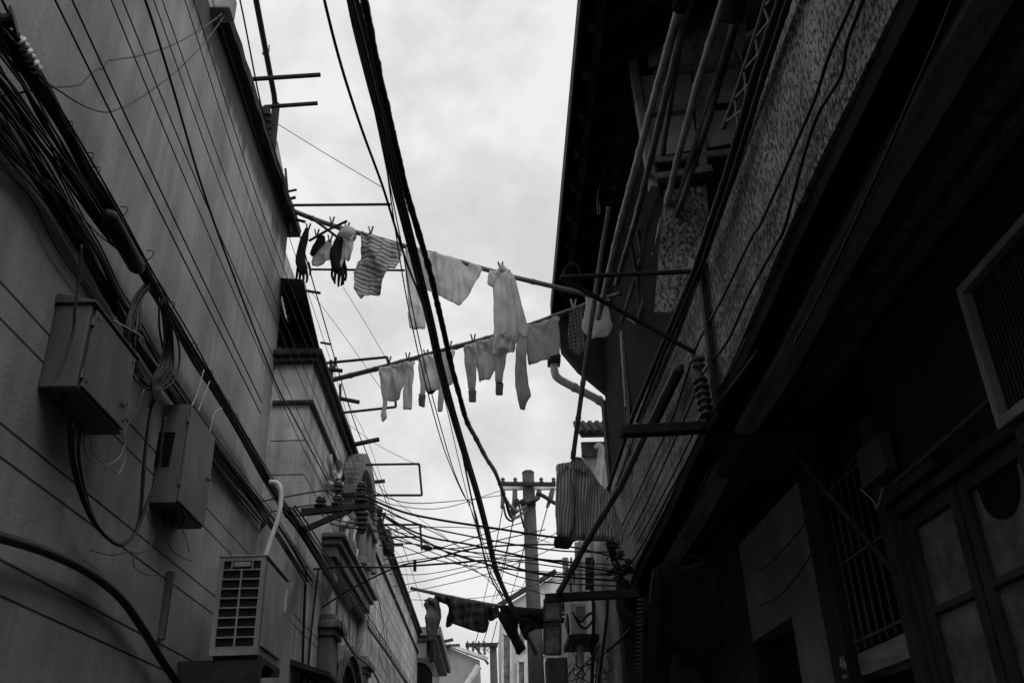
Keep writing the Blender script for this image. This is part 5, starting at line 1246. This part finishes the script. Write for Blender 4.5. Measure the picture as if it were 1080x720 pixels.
# cables on the pebbledash
wire('wall_cable', XP(1.125, [(918, -50), (900, 0), (875, 57), (860, 103), (840, 150), (823, 190), (800, 240), (793, 250), (760, 318), (737, 360), (727, 388), (713, 430), (704, 452), (690, 482), (672, 522), (655, 556), (640, 590)]), .0065, M['cable'], 'upper of two black cables sagging along the pebbledash wall', 'cable')
wire('wall_cable', XP(1.125, [(928, -55), (910, 0), (893, 47), (887, 80), (863, 120), (847, 167), (828, 238), (817, 260), (790, 310), (767, 360), (743, 392), (732, 418), (720, 445), (700, 490), (680, 535), (664, 565)]), .0065, M['cable'], 'lower of two black cables sagging along the pebbledash wall', 'cable')
wire('wall_cable', XP(1.13, [(790, 352), (770, 392), (745, 428), (738, 442), (720, 480), (700, 520), (672, 572)]), .0055, M['cable'], 'thin black cable passing behind the insulator stack along the lower pebbledash edge', 'cable')
wire('wall_cable', XP(1.12, [(799, 370), (776, 402), (752, 432), (741, 452), (725, 485), (706, 520), (690, 552), (672, 584), (650, 610)]), .007, M['cable'], 'black cable following the bottom edge of the pebbledash below the insulators', 'cable')
wire('wall_cable', XP(1.14, [(1012, -30), (1000, 12), (960, 105), (920, 195), (880, 280), (852, 336), (838, 362)]), .005, M['cable'], 'thin cable along the dark floor beam at upper right', 'cable')
t = MB(); t.bar(PX(717, 388, 1.1), PX(687, 452, 1.1), .045, .045); one('wall_batten', t, M['black_wood'], 'short black batten on the pebbledash left of the insulator stacks', 'batten')

# timber beam reaching out under the balcony, with a board
bmY = 4.25
t = MB(); t.bar(PY(655, 455, bmY), PY(836, 446, bmY + .15), .07, .052); one('projecting_beam', t, M['timber'], 'long dark timber beam reaching out level from under the balcony', 'beam', bevel=.006)
t = MB(); t.prism(YP(bmY + .06, [(748, 457), (772, 457), (778, 463), (784, 470), (860, 466), (860, 454)]), (0, .5, 0)); one('rotten_board', t, M['timber'], 'dark rotten board end above the projecting timber beam', 'board')
# low steel bracket bar
t = MB(); t.bar(PY(575, 630.5, 6.4), PY(674, 625.5, 6.4), .06, .055); one('bracket_bar', t, M['iron'], 'level black steel bar projecting from the house corner low in the picture', 'bar', bevel=.004)

# striped shirt
PS = vpl(PY(585, 500, 6.55), PY(645, 500, 6.7))
ss = thing('striped_shirt', 'big pinstriped shirt hanging on the slim pole beside the right house', 'shirt', PL(615, 578, *PS))
cloth('body', [(588, 490), (600, 487), (612, 488), (622, 495), (633, 511), (646, 531), (650, 548), (653, 560), (650, 572), (630, 571), (612, 570), (600, 573), (592, 570), (588, 530)], PS, CL['pin'], ss, .07, .014, 14, .3, seed=71, step=.024)
cloth('sleeve', [(586, 490), (597, 488), (602, 500), (606, 520), (606, 540), (603, 560), (600, 567), (585, 566), (586, 540), (586, 515)], off(PS, .10), CL['pin'], ss, .035, .010, 18, seed=72, step=.022)
cloth('sleeve', [(630, 508), (640, 520), (648, 534), (655, 556), (657, 572), (649, 573), (642, 556), (634, 532)], off(PS, .06), CL['pin'], ss, .035, .008, 18, seed=73, step=.022)
cloth('cuff', [(585, 565), (600, 566), (604, 572), (600, 579), (585, 578), (583, 573)], off(PS, .10), CL['darkgrey'], ss, .028, .006, seed=74, step=.018)
cloth('collar', [(601, 486), (606, 481), (612, 485), (620, 493), (617, 499), (610, 497), (604, 492)], off(PS, .08), CL['pin'], ss, .03, .006, seed=75, step=.014)
cloth('neck_shade_patch', [(607, 481), (613, 483), (617, 490), (612, 489)], off(PS, .02), CL['dark'], ss, .008, .002, seed=76, step=.012)  # black cloth painting the shade inside the neck opening

# dark jacket and shirt in the shade
PJ = vpl(PY(680, 600, 5.5), PY(760, 600, 5.4))
dj = thing('dark_jacket', 'black jacket on a wire hanger in the shade under the balcony', 'jacket', PL(722, 705, *PJ))
cloth('body', [(690, 597), (705, 592), (722, 598), (738, 592), (752, 597), (755, 640), (757, 690), (745, 700), (725, 690), (700, 684), (694, 640)], PJ, CL['dark'], dj, .06, .014, 12, seed=81, step=.03)
cloth('sleeve', [(690, 597), (699, 600), (700, 640), (697, 690), (695, 712), (685, 711), (684, 680), (684, 640)], off(PJ, .08), CL['dark'], dj, .04, .008, seed=82, step=.026)
cloth('sleeve', [(746, 597), (757, 599), (762, 640), (764, 685), (752, 687), (750, 650)], off(PJ, .08), CL['dark'], dj, .04, .008, seed=83, step=.026)
wire('zip', [PL(x, y, *off(PJ, .16)) for x, y in [(689, 600), (687, 615), (685, 636)]], .004, M['steel'], '', parent=dj)
t = MB(); hp = off(PJ, .09)
t.tube(smooth_path([PL(x, y, *hp) for x, y in [(704, 590), (714, 585), (719, 584), (728, 585), (739, 589), (743, 593), (735, 597), (722, 599), (712, 595), (704, 590)]], 4), .005, 6)
t.tube(smooth_path([PL(x, y, *hp) for x, y in [(719, 584), (718, 576), (721, 570), (724, 574)]], 4), .004, 6)
one('wire_hanger', t, M['iron'], 'thin wire hanger carrying the black jacket under the balcony', 'hanger', smooth=True)
tag(cloth('dark_trousers', [(708, 690), (745, 688), (752, 730), (750, 790), (732, 790), (728, 740), (722, 790), (706, 790)], off(PJ, -.12), CL['darkgrey'], None, .03, .01, seed=84, step=.04), 'charcoal trousers hanging behind the black jacket under the balcony', 'trousers')
# spiral hose
t = MB(); q = []
for i in range(17 * 10):
    u = i / (17 * 10); c = PY(676 - 1.0 * u, 630 + 76 * u, 5.9); a = i * 2 * math.pi / 10
    q.append(c + Vector((.022 * math.cos(a), .022 * math.sin(a), 0)))
t.tube(q, .004, 5); one('spiral_cord', t, M['steel'], 'grey spiral cord hanging beside the corner post under the steel bar', 'cord', smooth=True)
# insulator cluster on the house corner
ic = thing('corner_insulators', 'cluster of black insulators on the right house corner above the low steel bar', 'insulator rack', PY(652, 600, 7.0))
for x, y, s in ((648, 578, .75), (653, 590, .75), (648, 603, .8), (655, 606, .8), (650, 613, .8), (661, 598, .7)): insul(PY(x, y, 7.0), s, ic, (.3, -.2, 1))
t = MB(); t.bar(PY(642, 572, 7.02), PY(658, 622, 7.02), .05, .05); t.bar(PY(640, 604, 7.02), PY(668, 601, 7.02), .04, .04); t.build('bracket', M['iron'], ic)

# downpipes
rd = thing('downpipe', 'grey downpipe bending from the eaves gutter round the house corner', 'downpipe', PY(643, 470, 8.1))
t = MB(); t.tube(smooth_path(YP(8.1, [(584, 380), (585, 392), (589, 399), (605, 408), (630, 421), (640, 430), (644, 442), (645, 470), (648, 540), (650, 600), (652, 660), (654, 740)]), 5), .040, 12); t.build('pipe', M['pipe'], rd, smooth=True)
t = MB()
for x, y in ((606, 408.5), (632, 422)): 
    c = PY(x, y, 8.1); t.lathe([(.042, -.02), (.047, -.018), (.047, .018), (.042, .02)], c, PY(x + 4, y + 2.1, 8.1) - PY(x, y, 8.1), 12)
for x, y in ((644.5, 450), (646, 500), (649, 570)):
    c = PY(x, y, 8.1); t.lathe([(.042, -.02), (.047, -.018), (.047, .018), (.042, .02)], c, (0, 0, 1), 12)
t.build('pipe_collar', M['pipe'], rd)
t = MB(); t.box(PY(578, 385, 8.1).x, PY(591, 385, 8.1).x, 8.03, 8.17, PY(584, 384, 8.1).z, PY(584, 377, 8.1).z); t.build('gutter_outlet', M['iron'], rd)
vp = thing('vent_pipe', 'pale crooked vent pipe on the stucco house below its tiled eave', 'pipe', PY(632, 470, 8.4))
t = MB(); t.tube(smooth_path(YP(8.4, [(629, 473), (631.5, 470), (634, 474), (633, 490), (631, 505), (632, 560), (631, 600)]), 5), .035, 12); t.build('pipe', M['wrap'], vp, smooth=True)
GDP = 'pale pipes on the stucco house'
for k, (L, r, m, lab) in enumerate((([(632, 570), (632, 630), (636, 660), (637, 735)], .045, 'pipe_white', 'thick pale soil pipe with a joint on the stucco house wall'), ([(609, 572), (611, 640), (613, 735)], .03, 'pipe_white', 'thin pale pipe left of the thick soil pipe on the stucco house'), ([(626, 590), (622, 612), (626, 640), (624, 735)], .016, 'cable', 'black cable wandering down the stucco house between the pale pipes'), ([(641, 622), (640, 650), (634, 700), (630, 735)], .014, 'cable', 'thin black cable close right of the thick pale soil pipe'))):
    wire('wall_pipe', YP(8.4 if L[0][0] < 640 else 8.0, L), r, M[m], lab, 'pipe', GDP if m == 'pipe_white' else None, sides=12)
t = MB(); t.tube(smooth_path(YP(7.0, [(657, 612), (656, 632), (658, 645), (665, 652), (676, 660)]), 5), .05, 12); one('drain_elbow', t, M['iron'], 'thick dark drain elbow at the house corner beside the spiral cord', 'pipe', smooth=True)
wire('wall_cable', YP(7.15, [(640, 686), (650, 678), (660, 668), (668, 658)]), .012, M['cable'], 'black cable slanting up across the pale wall to the drain elbow', 'cable')
# second unit and boxes on the far wall
a2 = thing('air_conditioner', 'distant white air conditioner on the right side wall beneath the steel bar', 'air conditioner', PY(611, 670, 8.2))
p, q = PY(601, 635, 8.2), PY(619, 668, 8.2)
MB().box(p.x, q.x, 8.2, 8.75, q.z, p.z).build('casing', M['pipe_white'], a2, bevel=.01)
t = MB(); t.box(p.x + .05, p.x + .13, 8.17, 8.198, q.z + .14, p.z - .04); t.build('service_panel', M['ac'], a2, bevel=.005)
t = MB(); t.lathe([(.0, 0), (.09, .003), (.09, .012), (.02, .016)], (p.x - .001, 8.47, (p.z + q.z) / 2), (-1, 0, 0), 18); t.build('fan_guard', M['ac_dark'], a2)
t = MB(); t.box(p.x - .03, q.x + .1, 8.15, 8.8, q.z - .06, q.z - .01); one('shelf_bracket', t, M['iron'], 'dark shelf bracket carrying the distant white air conditioner', 'bracket')
wire('ac_hose', YP(8.1, [(606, 650), (612, 655), (620, 648), (626, 645)]), .012, M['cable'], 'black hose bending beside the distant white air conditioner', 'hose')
wire('ac_hose', YP(8.1, [(604, 645), (611, 658), (618, 662), (627, 652)]), .01, M['cable'], 'second black hose crossing the first by the distant air conditioner', 'hose')
rs = random.Random(77)
for k in range(14):
    x0, y0 = rs.uniform(602, 640), rs.uniform(668, 700)
    L = [(x0, y0), (x0 + rs.uniform(-12, 12), y0 + rs.uniform(5, 16)), (x0 + rs.uniform(-16, 16), y0 + rs.uniform(15, 30)), (x0 + rs.uniform(-14, 14), y0 + rs.uniform(30, 50))]
    wire('tangled_wire', YP(7.9, L), .0042, M['cable'], 'dark wire in the tangle below the distant air conditioner', 'wire', 'tangled wires below the distant air conditioner')
t = MB(); p, q = PY(576, 693, 8.8), PY(600, 722, 8.8); t.box(p.x, q.x, 8.8, 9.1, q.z, p.z); one('meter_cabinet', t, M['boxpaint'], 'grey cabinet low in the picture left of the wire tangle', 'cabinet', bevel=.01)

# ------------------------------------------------------------------ right ground floor: things in the shade
rp = thing('ribbed_panel', 'large finely ribbed panel in a pale frame on the right edge under the balcony', 'panel', (1.66, 2.3, 2.6))
pA, pB = PX(1012, 305, 1.6), PX(1065, 448, 1.6)
y1p, zt, zb_ = pA.y, pA.z, PX(1065, 448, 1.6).z; y0p = y1p - .95
t = MB()
t.box(1.585, 1.745, y1p - .03, y1p, zb_, zt); t.box(1.585, 1.745, y0p, y0p + .03, zb_, zt); t.box(1.585, 1.745, y0p + .032, y1p - .032, zt - .03, zt); t.box(1.585, 1.745, y0p + .032, y1p - .032, zb_, zb_ + .035)
t.build('frame', M['ac'], rp, bevel=.004)
t = MB(); t.box(1.64, 1.66, y0p + .034, y1p - .034, zb_ + .037, zt - .032)
k = 46
for i in range(k):
    y = y0p + .04 + i * (y1p - y0p - .08) / (k - 1); t.box(1.615, 1.638, y - .004, y + .004, zb_ + .037, zt - .032)
t.build('ribs', M['iron'], rp)
t = MB(); t.box(1.60, 1.745, y0p - .0, y1p - .06, zb_ - .075, zb_ - .004); one('panel_bracket', t, M['iron'], 'dark bracket under the ribbed panel at the right edge', 'bracket')
t = MB(); zq, zr = PX(901, 478, 1.69).z, PX(910, 516, 1.69).z; ya, yb = PX(901, 478, 1.69).y, PX(925, 456, 1.69).y
t.box(1.69, 1.745, yb, ya, zr, zq); one('fuse_box', t, M['boxpaint'], 'small pale fuse box above the barred window on the right', 'fuse box', bevel=.006)
wire('pale_cable', XP(1.66, [(907, 515), (921, 528), (924, 536), (927, 530), (931, 514)]), .004, M['string'], 'pale cable loop dangling under the small fuse box', 'cable')
wire('pale_cable', XP(1.68, [(900, 480), (890, 502), (872, 518), (855, 528), (850, 540), (846, 556), (810, 595), (798, 600), (786, 596)]), .005, M['cable_grey'], 'grey cable sagging from the fuse box across the whitewashed wall', 'cable')
wire('pale_cable', XP(1.70, [(855, 585), (842, 605), (825, 625), (812, 634), (800, 638)]), .005, M['cable'], 'thin dark cable drooping across the lower whitewashed wall', 'cable')
t = MB(); t.tube([PX(831, 468, 1.45), PX(905, 558, 1.58), PX(944, 604, 1.66)], .012, 7); one('brace_rod', t, M['iron'], 'thin iron rod slanting down across the barred window on the right', 'rod')
t = MB(); t.tube(XP(1.72, [(944, 509), (985, 474), (1022, 441), (1045, 420)]), .012, 7); one('conduit', t, M['steel'], 'thin conduit running above the glazed doors at the right', 'conduit')
# house number plate
p, q = PX(886, 689, 1.70), PX(899, 718, 1.70)
hn = thing('house_number_plate', 'small dark house number plate reading 46 on the pier beside the barred window', 'number plate', PX(891, 702, 1.70))
yA, yB = max(p.y, q.y), min(p.y, q.y); zA, zB = p.z, q.z
MB().box(1.69, 1.70, yB, yA, zB, zA).build('plate', M['iron'], hn, bevel=.002)
def text_mesh(txt, size, name, m, parent, loc):
    cu = bpy.data.curves.new(name, 'FONT'); cu.body = txt; cu.size = size; cu.extrude = .001; cu.align_x = 'CENTER'
    tmp = bpy.data.objects.new('tmp', cu); COL.objects.link(tmp)
    dg = bpy.context.evaluated_depsgraph_get(); me = bpy.data.meshes.new_from_object(tmp.evaluated_get(dg))
    bpy.data.objects.remove(tmp); bpy.data.curves.remove(cu)
    # lettering faces the alley (-X): text x runs towards -Y
    for v in me.vertices: x, y, z = v.co; v.co = (-z, -x, y)
    me.name = name; me.materials.clear(); me.materials.append(m)
    o = bpy.data.objects.new(name, me); COL.objects.link(o); o.parent = parent; o.location = Vector(loc) - WO[parent.name]; return o
text_mesh('46', (zA - zB) * .62, 'number', M['relief'], hn, (1.687, (yA + yB) / 2, zA - (zA - zB) * .56))
t = MB(); zc = zB + (zA - zB) * .2
for i in range(4):
    y = yA - (i + .75) * (yA - yB) / 5.5; s = (yA - yB) * .07
    for dz in (-.9, 0, .9): t.box(1.685, 1.689, y - s, y + s, zc + dz * s - s * .18, zc + dz * s + s * .18)
    t.box(1.685, 1.689, y - s * .2, y + s * .2, zc - s * 1.1, zc + s * 1.1)
t.build('characters', M['relief'], hn)
